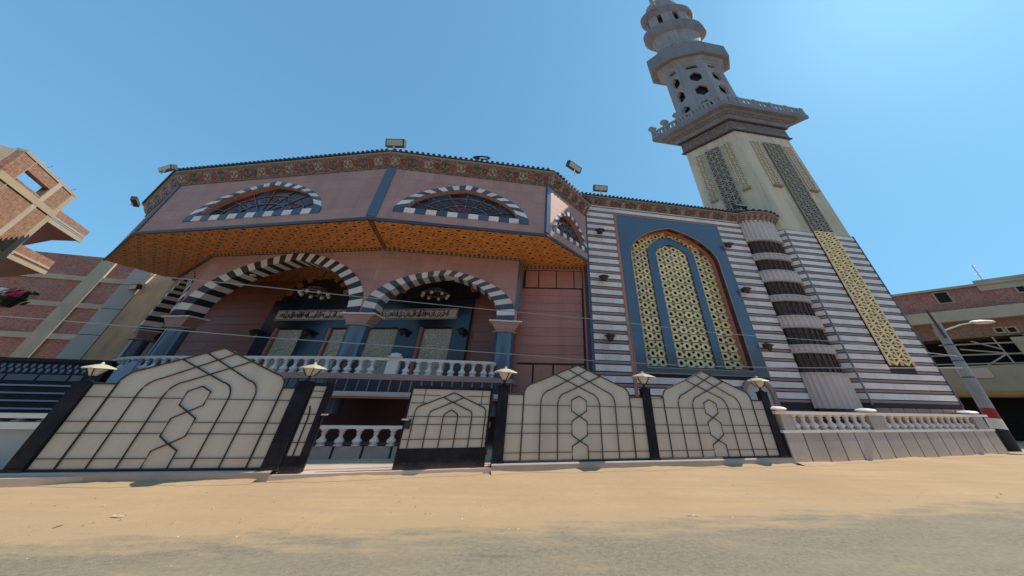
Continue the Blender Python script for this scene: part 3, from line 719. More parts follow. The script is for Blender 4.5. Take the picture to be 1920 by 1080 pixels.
# ---- arcade of the porch -----------------------------------------------------------
ZI = 5.13
def arcade(pl, inn, out, nv, lab, trims=()):
    x0, x1, zs, za, xa = inn; X0, X1, ZA = out
    inner = [(x0, ZI)]+parch(x0, x1, zs, za, 14, 74, xa)+[(x1, ZI)]
    outer = [(X0, ZI)]+parch(X0, X1, zs+.1, ZA, 14, 74, xa)+[(X1, ZI)]
    big = parch(x0-.2, x1+.2, zs+.02, za+.14, 14, 74, xa)
    mb = MB(); arch_wall(mb, 0.0, pl.len, ZI, ZS, [(ZI, big)], .0, .75)
    wl = mb.put('arcade_wall', 'pink_stone', MQ, pl.M)
    voussoirs(wl, pl.M, inner, outer, nv, -.04, .79, ('black_stone' if pl is not B1 else 'slate', 'white_marble'), start=0)
    return wl
arcade(A1, (.78, 9.62, 5.35, 8.08, 5.45), (.02, 10.30, 8.55), 37, '')
arcade(B1, (.62, 6.40, 5.45, 7.34, 3.6), (.04, 7.30, 7.62), 31, '')
arcade(D1, (.9, D1.len-.75, 5.35, 7.9, None), (.1, D1.len-.02, 8.4), 31, '')
MB().box(B1.len-.12, B1.len+.04, -.05, .8, ZI+.6, ZS-.02).put('corner_trim', 'blue_granite', MQ, B1.M)
def column(p, name_lab, ang):
    M = Matrix.Translation((p[0], p[1], 0)) @ Matrix.Rotation(math.radians(ang), 4, 'Z')
    im = MB().box(-.82, .82, -.48, .5, ZI-.03, ZI+.03).put('impost', 'white_marble', MQ, M)
    # capital: square block tapering down with cut corners
    mb = MB(); T = [(-.74, -.42), (.74, -.42), (.74, .42), (-.74, .42)]; Bt = [(-.42, -.3), (.42, -.3), (.42, .3), (-.42, .3)]
    mb.add([(*q, ZI-.03) for q in T]+[(*q, 4.66) for q in Bt], [(0, 1, 2, 3), (7, 6, 5, 4), (0, 4, 5, 1), (1, 5, 6, 2), (2, 6, 7, 3), (3, 7, 4, 0)])
    mb.put('capital', 'pink_stone', MQ, M)
    col = MB().lathe([(.47, 1.2), (.47, 4.60)], 24, sy=.85).put('column', 'blue_granite', MQ, M, True)
    MB().lathe([(.47, 4.58), (.62, 4.62), (.62, 4.67), (.5, 4.70)], 24, sy=.85).put('necking', 'cream', col, M, True)
    MB().lathe([(.6, 2.58), (.6, 2.7), (.5, 2.76)], 24, sy=.85).put('plinth', 'slate', col, M, True)
column((L2[2][0], L2[2][1]+.35), '', 0)
p = B1.w(6.9, .36, 0); column((p.x, p.y), '', B1.ang)
p = A1.w(.35, .42, 0); column((p.x, p.y), '', A1.ang)
p = D1.w(.6, .4, 0); column((p.x, p.y), '', D1.ang)

# ---- porch back wall with portal ---------------------------------------------------
Kp = Pl((-8.0, 17.9), -6.0)
KL = Kp.hit(306, 600)[0]
bw = MB().box(KL, 6.9, 0, .4, 0, ZS).put('porch_wall', 'dark_joint', MQ, Kp.M)
zz = 2.58; r_ = random.Random(2); row = 0
while zz < ZS-.05:
    h = min(.52, ZS-zz); x = KL-(row % 2)*.9
    while x < 6.85:
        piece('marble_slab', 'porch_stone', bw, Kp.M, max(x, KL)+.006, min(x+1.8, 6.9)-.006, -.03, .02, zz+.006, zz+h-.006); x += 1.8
    zz += h; row += 1
sw = MB().box(0, 3.0, 0, .3, 0, ZS).put('porch_side_wall', 'brown_stone', MQ, Pl((-1.75, 15.4), 80).M)
k0, kz1 = Kp.hit(502, 592, -.35); k1, _ = Kp.hit(884, 585, -.35)
ztop = Kp.hit(690, 561, -.35)[1]; zd = Kp.hit(700, 614, -.35)[1]
doors = [(508, 557, 640), (611, 655, 640), (682, 739, 640), (787, 843, 640)]
ops = []
for a, b, v in doors:
    x0 = Kp.hit(a, v, -.35)[0]; x1 = Kp.hit(b, v, -.35)[0]; ops.append((2.58, [(x0-.22, zd), (x1+.02, zd)]))
mb = MB(); arch_wall(mb, k0, k1, 2.58, ztop, ops, -.35, .0)
por = mb.put('portal', 'navy_granite', MQ, Kp.M)
for zb, T in ops:
    x0, x1 = T[0][0], T[1][0]
    d_ = MB().box(x0, x1, -.12, -.04, 2.58, zd).put('door', 'wood_dark', MQ, Kp.M)
    MB().box(x0+.24, x1-.04, -.17, -.10, 2.7, zd-.08).put('door_panel', 'door_carved', d_, Kp.M)
    xm_ = (x0+x1)/2+.1; hw_ = (x1-x0)/2-.24
    orn = MB(); orn.tube([(x, -.19, z) for x, z in [(xm_-hw_, 2.8)]+parch(xm_-hw_, xm_+hw_, 3.55, 4.25, 8, 80)+[(xm_+hw_, 2.8)]], .04, 5); orn.tube([(xm_+hw_*.55*math.cos(a), -.19, 3.55+.35*math.sin(a)) for a in [2*math.pi*i/12 for i in range(13)]], .03, 5)
    orn.put('door_ornament', 'gold_lattice', d_, Kp.M)
    MB().box(x0+.0, x0+.2, -.33, -.12, 2.58, zd).put('door_jamb', 'brown_stone', d_, Kp.M)
# calligraphy band
a0, za_ = Kp.hit(522, 582, -.4); a1, _ = Kp.hit(860, 577, -.4); zb_ = Kp.hit(600, 600, -.4)[1]
band = MB().box(a0, a1, -.40, -.35, zb_, za_).put('inscription_band', 'white_marble', por, Kp.M)
mb = MB(); hb = za_-zb_
for (x0, x1, z0, z1) in ((a0+.05, a1-.05, zb_+.03, zb_+.06), (a0+.05, a1-.05, za_-.06, za_-.03), (a0+.03, a0+.06, zb_+.03, za_-.03), (a1-.06, a1-.03, zb_+.03, za_-.03)): mb.box(x0, x1, -.42, -.40, z0, z1)
r_ = random.Random(11); x = a0+.3
while x < a1-.5:
    kind = r_.randrange(4); zc = zb_+hb*.4; s_ = hb
    if kind == 0: mb.tube([(x, -.41, zb_+hb*.2), (x+.02, -.41, za_-hb*.18)], .02, 4); x += r_.uniform(.05, .09)
    elif kind == 1: mb.tube([(x+.26*i/8, -.41, zc+s_*.2*math.sin(math.pi*(1+i/8))) for i in range(9)], .022, 4); x += r_.uniform(.1, .18)
    elif kind == 2: mb.tube([(x+.1+.1*math.cos(2*math.pi*i/8), -.41, zc+s_*.06+s_*.16*math.sin(2*math.pi*i/8)) for i in range(9)], .018, 4); x += r_.uniform(.1, .17)
    else:
        mb.tube([(x+.05*i, -.41, zc+s_*(.25 if i % 2 else -.05)) for i in range(5)], .02, 4); x += r_.uniform(.1, .17)
    if r_.random() < .6: mb.box(x-.1, x-.06, -.42, -.40, zb_+hb*r_.choice((.18, .8)), zb_+hb*r_.choice((.24, .86)) if False else zb_+hb*.86) if r_.random() < .3 else mb.tube([(x-.16, -.41, zb_+hb*.78), (x-.02, -.41, zb_+hb*.84)], .016, 4)
mb.put('inscription', 'black_stone', por, Kp.M)
# two blind arches over the portal
for ua, ub in ((528, 652), (742, 896)):
    x0 = Kp.hit(ua, 562, -.3)[0]; x1 = Kp.hit(ub, 562, -.3)[0]
    inner = parch(x0+.4, x1-.4, ztop+.02, ztop+1.5, 10, 76); outer = parch(x0, x1, ztop+.02, ztop+1.85, 10, 76)
    MB().prism(inner, -.22, -.05).put('blind_arch', 'black_stone', MQ, Kp.M)
    voussoirs(MQ, Kp.M, inner, outer, 17, -.3, -.05, ('black_stone', 'brown_stone'))

# ---- porch floor, fascia, basement ----------------------------------------------
pp = [L2[0], L2[1], L2[2], L2[3]]
fp = []
for i, p in enumerate(pp):
    a = Vector(pp[max(i-1, 0)]); b = Vector(pp[min(i+1, 3)]); d = (b-a).normalized(); fp.append((p[0]+d.y*.5, p[1]-d.x*.5))
mb = MB(); mb.slab(fp+[(-1.5, 18.4), (-27, 21)], 2.42, 2.58); mb.put('porch_floor', 'pink_stone', MQ)
fas = MB(); sweep(fas, fp, [(-.05, 2.42), (-.05, 1.98), (-.3, 1.98)]); fas = fas.put('fascia', 'light_grey', MQ)
mb = MB(); sweep(mb, fp, [(.08, 1.98), (.12, 1.9), (.12, 1.82), (-.6, 1.82)]); mb.put('fascia_ledge', 'pale_orange', MQ)
mb = MB(); sweep(mb, fp, [(.06, 1.82), (.06, 1.75), (-.6, 1.75)]); mb.put('fascia_strip', 'orange_trim', MQ)
for i in range(3):
    q = Pl(fp[i], Q=fp[i+1]); n = max(1, int(q.len/.40))
    for k in range(n): piece('fascia_tile', 'navy_granite', fas, q.M, q.len*k/n+.03, q.len*(k+1)/n-.03, -.0, .06, 1.99, 2.41)
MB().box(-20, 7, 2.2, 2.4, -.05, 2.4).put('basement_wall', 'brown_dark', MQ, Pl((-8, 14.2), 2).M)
MB().box(6.1, 6.6, -.2, 2.2, -.05, 2.0).put('basement_pier', 'navy_granite', MQ, Pl((-8, 14.2), 2).M)
MB().box(-1.9, -1.4, -.2, .3, -.05, 2.0).put('basement_pier', 'navy_granite', MQ, Pl((-8, 14.2), 2).M)
MB().box(-9.6, -9.1, -.2, .3, -.05, 2.0).put('basement_pier', 'navy_granite', MQ, Pl((-8, 14.2), 2).M)

# ---- brown side bay between porch and striped wall ----------------------------------
W2 = Pl((-1.95, 15.78), 0.5)
w2 = MB().box(-.3, 4.2, .0, .4, 0, ZS).put('side_bay_wall', 'dark_joint', MQ, W2.M)
zt0 = W2.hit(1040, 509)[1]; zt1 = W2.hit(1040, 541)[1]; zb0 = W2.hit(1050, 683)[1]
for a, b in ((986, 1009), (1011, 1042), (1044, 1075), (1077, 1091)):
    x0 = W2.hit(a, 525)[0]; x1 = W2.hit(b, 525)[0]; piece('marble_slab', 'brown_stone', w2, W2.M, x0, x1, -.03, .01, zt1+.04, zt0)
n = 9
for k in range(n):
    z0 = zb0+(zt1-zb0)*k/n; z1 = zb0+(zt1-zb0)*(k+1)/n
    piece('marble_slab', 'brown_stone', w2, W2.M, -.1, W2.hit(1092, 600)[0], -.03, .01, z0+.006+(.04 if k == 0 else 0), z1-.006-(.04 if k == n-1 else 0))
for a, b in ((965, 998), (1000, 1036), (1038, 1072), (1074, 1096)):
    x0 = W2.hit(a, 700)[0]; x1 = W2.hit(b, 700)[0]; piece('marble_slab', 'brown_stone', w2, W2.M, x0+.02, x1-.02, -.03, .01, .2, zb0-.05)
x0 = W2.hit(1096, 600)[0]
MB().box(x0, 4.15, -.12, .02, 0, ZS-.05).put('pilaster', 'brown_stone', w2, W2.M)
piece('marble_slab', 'brown_stone', w2, W2.M, -.1, x0, -.035, .01, zt0+.04, ZS-.1)
# ---- striped wall with the great lattice window ---------------------------------------
WT = 12.72
s_fl, s_fr, s_ol, s_or = wx(4.17), wx(11.32), wx(4.76), wx(10.6)
zf0, zf1, zo = 3.06, 12.22, 3.27
arch = parch(s_ol, s_or, 9.35, 11.62, 16, 68)
mb = MB(); arch_wall(mb, .0, 14.5, 0, 13.3, [(zo, arch)], .02, .3)
SW = mb.put('striped_wall', 'dark_joint', MQ, W.M)
MB().box(-.03, .12, -.04, .9, 0, WT).put('edge_strip', 'slate', MQ, W.M)
PITCH_R = .47; RS = random.Random(31)
def stripes(parent, M, x0, x1, ztop, zbot, skip=None, y=0.0):
    k = 0
    while True:
        z1 = ztop-PITCH_R*k; z0 = z1-.275
        if z0 < zbot: break
        segs = skip(z0-.16, z1) if skip else [(x0, x1)]
        for a, b in segs:
            q = a; first = True
            while q < b-.01:
                e_ = q+(RS.uniform(.4, 1.5) if first else 1.5); first = False
                if b-e_ < .35: e_ = b
                piece('marble_strip', 'white_marble', parent, M, q+.004, min(e_, b)-.004, y-.03+RS.uniform(-.004, .004), y+.04, z0+RS.uniform(0, .008), z1-RS.uniform(0, .008)); q = e_
            if z0-.155 > zbot: piece('red_strip', 'red_strip', parent, M, a, b, y-.012, y+.04, z0-.148, z0-.04)
        k += 1
def wseg(z0, z1):
    if z0 > zf1 or z1 < zf0-.02: return [(.12, 11.42)]
    if z1 > zf0-.02 and z0 < zf0: return [(.12, s_fl-.05), (s_fr+.05, 11.42)]
    return [(.12, s_fl-.05), (s_fr+.05, 11.42)]
stripes(SW, W.M, 0, 11.5, WT, 1.75, wseg)
piece('plinth_slab', 'pink_stone', SW, W.M, .0, 6, -.06, .04, 0, 1.6); piece('plinth_slab', 'pink_stone', SW, W.M, 6.02, 11.6, -.06, .04, 0, 1.6)
piece('frieze_strip', 'white_marble', SW, W.M, .0, 11.5, -.05, .04, WT+.0, WT+.12)
mb = MB(); arch_wall(mb, s_fl, s_fr, zf0, zf1, [(zo, arch)], -.07, .02)
fr = mb.put('window_frame', 'blue_granite', MQ, W.M)
mb = MB()
for P in ([(s_fl-.03, zf0-.03), (s_fr+.03, zf0-.03), (s_fr+.03, zf1+.03), (s_fl-.03, zf1+.03), (s_fl-.03, zf0-.03)], [(s_ol, zo)]+arch+[(s_or, zo), (s_ol, zo)]):
    mb.tube([(x, -.075, z) for x, z in P], .032, 4)
mb.put('edge_moulding', 'cream', fr, W.M)
# side pilaster left of frame
MB().box(s_fl-.22, s_fl-.05, -.06, .03, 1.6, zf1).put('pilaster', 'brown_stone', MQ, W.M)
YL = .6
mb = MB(); loop = [(s_ol, zo)]+arch+[(s_or, zo)]
for p, q in zip(loop, loop[1:]+loop[:1]): mb.add([(p[0], -.02, p[1]), (q[0], -.02, q[1]), (q[0], YL+.3, q[1]), (p[0], YL+.3, p[1])], [(0, 1, 2, 3)])
mb.put('window_jamb', 'brown_stone', MQ, W.M)
MB().prism([(s_ol-.05, zo-.05)]+[(x, z+.05) for x, z in arch]+[(s_or+.05, zo-.05)], YL+.28, YL+.3).put('window_glass', 'void', MQ, W.M)
LW = MB()
xb = [W.hit(u, 687, YL)[0] for u in (1252, 1270, 1342, 1357)]
xm = (xb[0]+xb[3])/2
zbt = W.hit(1300, 690, YL)[1]; za_out = W.hit(1250, 447, YL)[1]; za_in = W.hit(1250, 460, YL)[1]
zsp = W.hit(1230, 478, YL)[1]
outer = parch(xb[0], xb[3], zsp, za_out, 12, 62); inner = parch(xb[1], xb[2], zsp-.05, za_in, 12, 62)
inn2 = parch(xb[1], xb[2], zsp-.05, za_in, 12, 62)
fr2 = MB(); A_ = [(xb[0], zbt)]+outer+[(xb[3], zbt)]; B_ = [(xb[1], zbt)]+inn2+[(xb[2], zbt)]
for i in range(len(A_)-1):
    for yy in (YL-.12, YL+.1): fr2.add([(A_[i][0], yy, A_[i][1]), (A_[i+1][0], yy, A_[i+1][1]), (B_[i+1][0], yy, B_[i+1][1]), (B_[i][0], yy, B_[i][1])], [(0, 1, 2, 3)])
    for Q in (A_, B_): fr2.add([(Q[i][0], YL-.12, Q[i][1]), (Q[i+1][0], YL-.12, Q[i+1][1]), (Q[i+1][0], YL+.1, Q[i+1][1]), (Q[i][0], YL+.1, Q[i][1])], [(0, 1, 2, 3)])
lat = fr2.put('inner_frame', 'blue_granite', MQ, W.M)
bw_, bh_ = .5, .425
def lat_block(w_, h_, m, name='lattice_block', y1=.06):
    o_ = [(-.5, -.48), (-.46, -.48), (-.5+.2, -.30), (-.5, -.14), (-.5, .14), (-.5+.2, .30), (-.46, .48), (-.5, .48)]
    outline = [(-.49, -.45), (.49, -.45), (.5, -.40), (.27, -.38), (.5, -.06), (.5, .06), (.27, .38), (.5, .40), (.49, .45), (-.49, .45), (-.5, .40), (-.27, .38), (-.5, .06), (-.5, -.06), (-.27, -.38), (-.5, -.40)]
    hole = [(.20*math.cos(a), .25*math.sin(a)) for a in [2*math.pi*(i+.5)/8 for i in range(8)]]
    tri = [[(-.10, .33), (.10, .33), (0, .40)], [(-.10, -.33), (0, -.40), (.10, -.33)]]
    return plate([(x*w_, z*h_) for x, z in outline], [[(x*w_, z*h_) for x, z in hole]], 0, y1, name, m)
def zone(x0, x1, n, inside):
    cw = (x1-x0)/n; me = lat_block(cw, bh_, 'gold_lattice')
    z = zbt+bh_/2
    while z < 11.7:
        for k in range(n):
            x = x0+cw*(k+.5)
            if inside(x, z): place('lattice_block', me, lat, W.M @ Matrix.Translation((x, YL, z)))
        z += bh_
def topz(T, x):
    if x <= T[0][0] or x >= T[-1][0]: return -1
    for a, b in zip(T, T[1:]):
        if a[0] <= x <= b[0]: return a[1]+(b[1]-a[1])*(x-a[0])/max(1e-6, b[0]-a[0])
    return -1
inA = lambda x, z: topz(arch, x) > z-.12
zone(s_ol+.02, xb[0]+.03, 3, lambda x, z: inA(x, z)); zone(xb[3]-.03, s_or, 2, lambda x, z: inA(x, z))
zone(xb[1], xb[2], 4, lambda x, z: topz(inn2, x) > z-.18)
zone(xb[0]+.03, xb[3]-.03, 6, lambda x, z: inA(x, z) and topz(outer, x) < z+.16)
# ---- bow with ribbed spandrels --------------------------------------------------------
bc, bhw, bd = wx(14.65), 1.36, .55
def bow_pts(x0=-1, x1=1, n=24, extra=0.0, rib=0.0):
    out = []
    for i in range(n+1):
        t = math.pi*(i/n); x = -math.cos(t); q = rib*(1 if (i//2) % 2 else 0)
        out.append((bc+(bhw+extra+q)*x, -(bd+extra+q)*math.sin(t)+.0))
    return out
def bow_band(name, z0, z1, m, extra, rib, parent, n=48):
    P = bow_pts(n=n, extra=extra, rib=rib); mb = MB(); k = len(P)
    mb.add([(x, y, z) for z in (z0, z1) for x, y in P], [(i, i+1, k+i+1, k+i) for i in range(k-1)])
    for z in (z0, z1): mb.add([(x, y, z) for x, y in P], [tuple(range(k))])
    return mb.put(name, m, parent, W.M)
BW = MB()
lv = [W.hit(u, v, -.55)[1] for u, v in [(1430, 418), (1430, 449), (1445, 475), (1446, 484), (1461, 507), (1464, 525), (1477, 553), (1480, 562), (1498, 592), (1502, 612), (1524, 647), (1528, 660), (1555, 700), (1565, 766)]]
bow = bow_band('bow_wall', .0, lv[0]+.1, 'dark_glass', -.14, 0, MQ, 24)
lv[0] = WT+.1
for a, b in ((0, 1), (2, 3), (4, 5), (6, 7), (8, 9), (10, 11), (12, 13)):
    sp = bow_band('spandrel', lv[b], lv[a], 'rib_panel', .0, .075 if b-a and (lv[a]-lv[b]) > .3 else .05, bow)
for a in (1, 2, 3, 4, 5, 6, 7, 8, 9, 10, 11, 12): bow_band('ledge', lv[a]-.04, lv[a]+.04, 'granite_slab', .08, 0, bow, 24)
for a in (1, 3, 5, 7, 9, 11):          # glazing bars between the spandrels
    mb = MB(); z1, z0 = lv[a], lv[a+1]
    P = bow_pts(n=10, extra=-.1)
    for i in (1, 2, 3, 4, 5, 6, 7, 8, 9): mb.box(P[i][0]-.025, P[i][0]+.025, P[i][1]-.03, P[i][1]+.03, z0, z1)
    for f in (.33, .66): mb.tube([(x, y, z0+(z1-z0)*f) for x, y in P], .02, 4)
    for i in range(1, 9):
        x, y = (P[i][0]+P[i+1][0])/2, (P[i][1]+P[i+1][1])/2
        mb.tube([(x+.12*math.cos(b), y-.02, (z0+z1)/2+.16*math.sin(b)) for b in [2*math.pi*j/8 for j in range(9)]], .018, 4)
    mb.put('window_bars', 'wood_dark', bow, W.M)
bow_band('base_panel', 0, lv[13]-.12, 'navy_granite', -.05, 0, bow)
cpath = [W.w(-.9, 0, 0)]+[W.w(11.25, 0, 0)]+[W.w(x, y*.95, 0) for x, y in bow_pts(n=10)[1:-1]]+[W.w(14.45, -.1, 0)]
cpath = [(p.x, p.y) for p in cpath]
c2 = cornice(cpath, WT+.05, .5, .36)
frieze(c2, Pl(cpath[0], Q=cpath[1]), .2, 12.1, .55, WT+.05, .5, .36)
for i in range(1, len(cpath)-2):
    q = Pl(cpath[i], Q=cpath[i+1])
    if q.len > .25: frieze(c2, q, 0, q.len, .5, WT+.05, .5, .36)
# building core behind (keeps daylight out of the rooms)
core = MB(); core.box(-.3, 15, 1.3, 9, 0, 13.25); core.put('building_core', 'concrete', MQ, W.M)
MB().box(0, 24, .5, 6, 0, 12.1).put('building_core', 'concrete', MQ, Pl((-25, 20.2), -5).M)
# blue-grey niche at the foot of the striped wall
x0, z0 = W.hit(1392, 735, -.1); x1, _ = W.hit(1452, 735, -.1); za_ = W.hit(1420, 716, -.1)[1]
nin = parch(x0+.2, x1-.25, za_-.5, za_, 8, 80); nout = parch(x0, x1, za_-.5, za_+.2, 8, 80)
MB().prism([(x0+.2, .2)]+nin+[(x1-.25, .2)], -.10, .0).put('niche', 'light_grey', MQ, W.M)
mb = MB()
A_ = [(x0, .2)]+nout+[(x1, .2)]; B_ = [(x0+.2, .2)]+nin+[(x1-.25, .2)]
for i in range(len(A_)-1): mb.prism([A_[i], A_[i+1], B_[i+1], B_[i]], -.2, .0)
mb.put('niche_frame', 'red_strip', MQ, W.M)

# ================================================================== MINARET
MC0, MC1, MC2 = Vector((16.35, 16.95)), Vector((22.0, 17.87)), Vector((13.1, 19.95))
E1 = (MC1-MC0)/2; E2 = (MC2-MC0)/2; MCc = (MC1+MC2)/2; MCu = Vector((16.85, 19.35))
MN = thing('minaret', 'tall minaret with striped base, tan shaft and two balconies, right of the mosque', 'minaret', (MCc.x, MCc.y, 0))
def mmap(mb, c=MCc):
    mb.v = [(c.x+E1.x*x+E2.x*y, c.y+E1.y*x+E2.y*y, z) for x, y, z in mb.v]; return mb
def sq(h0, h1, z0, z1):
    mb = MB(); return mb.add([(-h0, -h0, z0), (h0, -h0, z0), (h0, h0, z0), (-h0, h0, z0), (-h1, -h1, z1), (h1, -h1, z1), (h1, h1, z1), (-h1, h1, z1)],
                              [(0, 3, 2, 1), (4, 5, 6, 7), (0, 1, 5, 4), (1, 2, 6, 5), (2, 3, 7, 6), (3, 0, 4, 7)])
mmap(sq(1, 1, 0, 12.35)).put('base', 'dark_joint', MN)
mmap(sq(.985, .985, 12.35, 22.9)).put('shaft', 'tan_plaster', MN)
MF = Pl(tuple(MC0), Q=tuple(MC1)); ML = Pl(tuple(MC2), Q=tuple(MC0))
ms0, ms1 = 2.38, 4.02
def mseg(z0, z1):
    if z1 < 3.75: return [(-.02, MF.len+.03)]
    return [(-.02, ms0-.06), (ms1+.10, MF.len+.03)]
stripes(MN, MF.M, 0, 1, 12.30, 1.9, mseg)
stripes(MN, ML.M, 0, 1, 12.30, 1.9, lambda a, b: [(ML.len-1.3, ML.len-.03)])
piece('plinth_slab', 'rib_panel', MN, MF.M, -.05, MF.len+.05, -.08, .05, 0, 1.75)
for k in range(7): piece('plinth_slab', 'brown_stone', MN, MF.M, k*MF.len/7+.03, (k+1)*MF.len/7-.03, -.11, -.06, 1.1, 1.78)
MB().box(ms1+.02, ms1+.10, -.10, .02, 3.75, 12.4).put('strip_edge', 'dark_joint', MN, MF.M)
MB().box(-.04, .03, -.045, .02, 1.9, 12.3).put('corner_strip', 'grey_plaster', MN, MF.M)
MB().box(MF.len+.0, MF.len+.07, -.06, .02, 1.9, 12.4).put('corner_strip', 'slate', MN, MF.M)
# lattice strips: many small pierced blocks, joined
def lattice_strip(pl, x0, x1, z0, z1, cw, ch, name, m, y, bk='brown_dark'):
    src = MB(); w2, h2 = cw/2, ch/2; nx = max(1, round((x1-x0)/cw)); nz = max(1, round((z1-z0)/ch)); cw = (x1-x0)/nx; ch = (z1-z0)/nz
    bar = .24
    for i in range(nx):
        for j in range(nz):
            cx = x0+cw*(i+.5); cz = z0+ch*(j+.5); s_ = 1 if (i+j) % 2 else -1
            a = (cx-s_*cw*.5, cz-ch*.5); b = (cx+s_*cw*.5, cz+ch*.5); dx, dz = b[0]-a[0], b[1]-a[1]
            t_ = ch*bar
            src.prism([(a[0], a[1]+t_*.1), (a[0], a[1]+t_*1.1), (b[0], b[1]-t_*.1), (b[0], b[1]-t_*1.1)], y, y+.08)
            src.box(cx-cw*.5, cx+cw*.5, y, y+.08, cz+ch*.5-t_*.35, cz+ch*.5+t_*.35)
    for i in range(nx+1):
        xx = x0+cw*i; src.box(xx-.03, xx+.03, y-.01, y+.07, z0, z1)
    back = MB().box(x0, x1, y+.09, y+.13, z0, z1).put('strip_backing', bk, MN, pl.M)
    return stuff(src.put(name, m, MN, pl.M))
lattice_strip(MF, ms0, ms1, 3.78, 12.4, .41, .36, 'lattice_strip', 'gold_lattice', -.16)
lattice_strip(MF, ms0, ms1, 12.45, 21.7, .41, .36, 'lattice_strip', 'minaret_strip', -.14)
for a, b in ((1.15, 1.85), (4.5, 5.2)):
    lattice_strip(MF, a, b, 16.6, 21.7, .45, .36, 'side_lattice', 'tan_plaster', -.07, 'tan_plaster')
    MB().box(a-.02, b+.02, -.2, 0, 16.45, 16.6).put('bracket', 'minaret_strip', MN, MF.M)
lc = ML.len/2
lattice_strip(ML, lc-.6, lc+.6, 12.5, 21.9, .4, .36, 'lattice_strip', 'minaret_strip', -.14)
for a, b in ((lc-1.5, lc-.95), (lc+.95, lc+1.5)):
    lattice_strip(ML, a, b, 16.6, 21.9, .36, .36, 'side_lattice', 'tan_plaster', -.07, 'tan_plaster')
    MB().box(a-.02, b+.02, -.2, 0, 16.45, 16.6).put('bracket', 'minaret_strip', MN, ML.M)
# band under the balcony
mmap(sq(1.07, 1.07, 22.9, 23.05)).put('moulding', 'roof_tile', MN)
mmap(sq(1.03, 1.03, 23.05, 24.25)).put('carved_band', 'carved_band', MN)
mmap(sq(1.10, 1.10, 24.25, 24.42)).put('moulding', 'roof_tile', MN)
mmap(sq(1.12, 1.22, 24.42, 24.75)).put('corbel', 'weathered_stone', MN)
mmap(sq(1.26, 1.30, 24.75, 25.05)).put('corbel', 'carved_band', MN)
mmap(sq(1.34, 1.38, 25.05, 25.3)).put('corbel', 'weathered_stone', MN)
mmap(sq(1.58, 1.60, 25.3, 25.75)).put('balcony_slab', 'weathered_stone', MN)
for axis, sgn in ((0, -1), (0, 1), (1, -1), (1, 1)):
    n = 5
    for k in range(n+1):
        q = -1.53+3.06*k/n
        if axis == 1 and k in (0, n): continue
        mb = MB(); c_ = (q, sgn*1.53) if axis == 0 else (sgn*1.53, q)
        mb.box(c_[0]-.05, c_[0]+.05, c_[1]-.05, c_[1]+.05, 25.75, 26.85)
        if c_[0] < -1.5 and c_[1] > .2: mb.lathe([(.06, 26.85), (.1, 27.0), (.16, 27.3), (.1, 27.6), (0, 27.7)], 6, c_)
        mmap(mb).put('balcony_post', 'grey_plaster', MN)
    for k in range(n):
        a = -1.53+3.06*k/n+.06; b = -1.53+3.06*(k+1)/n-.06; mb = MB()
        for z0, z1 in ((25.75, 26.0), (26.55, 26.8)):
            if axis == 0: mb.box(a, b, sgn*1.53-.03, sgn*1.53+.03, z0, z1)
            else: mb.box(sgn*1.53-.03, sgn*1.53+.03, a, b, z0, z1)
        for j in range(3):
            q = a+(b-a)*(j+.5)/3
            if axis == 0: mb.box(q-.03, q+.03, sgn*1.53-.025, sgn*1.53+.025, 26.0, 26.55)
            else: mb.box(sgn*1.53-.025, sgn*1.53+.025, q-.03, q+.03, 26.0, 26.55)
        mmap(mb).put('balcony_panel', 'grey_plaster', MN)
# octagonal drum with hexagonal openings
def mput(mb, name, m, smooth=False): return mmap(mb, MCu).put(name, m, MN, Matrix(), smooth)
OCT = math.pi/8
mput(MB().lathe([(.78, 25.6), (.78, 36.3)], 8, rot=OCT), 'drum_core', 'void')
R8 = 1.06; hw8 = R8*math.sin(OCT); ap8 = R8*math.cos(OCT)
def hexh(cz, a, b): return [(a*math.cos(math.pi*i/3+math.pi/6), cz+b*math.sin(math.pi*i/3+math.pi/6)) for i in range(6)]
for k in range(8):
    me = plate([(-hw8, 25.6), (hw8, 25.6), (hw8, 36.3), (-hw8, 36.3)], [hexh(28.3, .22, .85), hexh(30.9, .22, .95), hexh(33.5, .22, .95), [(-.22, 35.2), (.22, 35.2), (.17, 35.75), (-.17, 35.75)]], -ap8, -ap8+.14, 'drum_panel', 'grey_plaster')
    a = k*math.pi/4; ca, sa = math.cos(a), math.sin(a)
    for v in me.vertices:
        x, y, z = v.co; X = ca*x-sa*y; Y = sa*x+ca*y; v.co = (MCu.x+E1.x*X+E2.x*Y, MCu.y+E1.y*X+E2.y*Y, z)
    place('drum_panel', me, MN)
def ring(name, prof, m='grey_plaster', n=8, rot=OCT, smooth=False): return mput(MB().lathe(prof, n, rot=rot), name, m, smooth)
ring('moulding', [(1.08, 36.1), (1.12, 36.35), (1.12, 36.5), (1.2, 36.6), (1.2, 36.85), (1.28, 36.95), (1.28, 37.25)])
ring('upper_balcony', [(1.5, 37.25), (1.55, 37.4), (1.55, 39.6), (1.48, 39.6), (1.48, 37.6)], 'weathered_stone')
ring('balcony_floor', [(1.48, 37.3), (1.48, 37.7)])
ring('upper_drum', [(.92, 37.7), (.92, 41.4), (.98, 41.5), (.98, 41.9), (.9, 42.1), (.86, 43.6), (.92, 44.0), (.92, 44.5), (1.02, 44.9)], n=28, smooth=True)
ring('flared_ring', [(1.0, 44.8), (1.22, 45.4), (1.28, 45.6), (1.28, 46.9), (1.2, 46.9), (1.2, 46.0), (.6, 46.0)], 'weathered_stone', 28, 0, True)
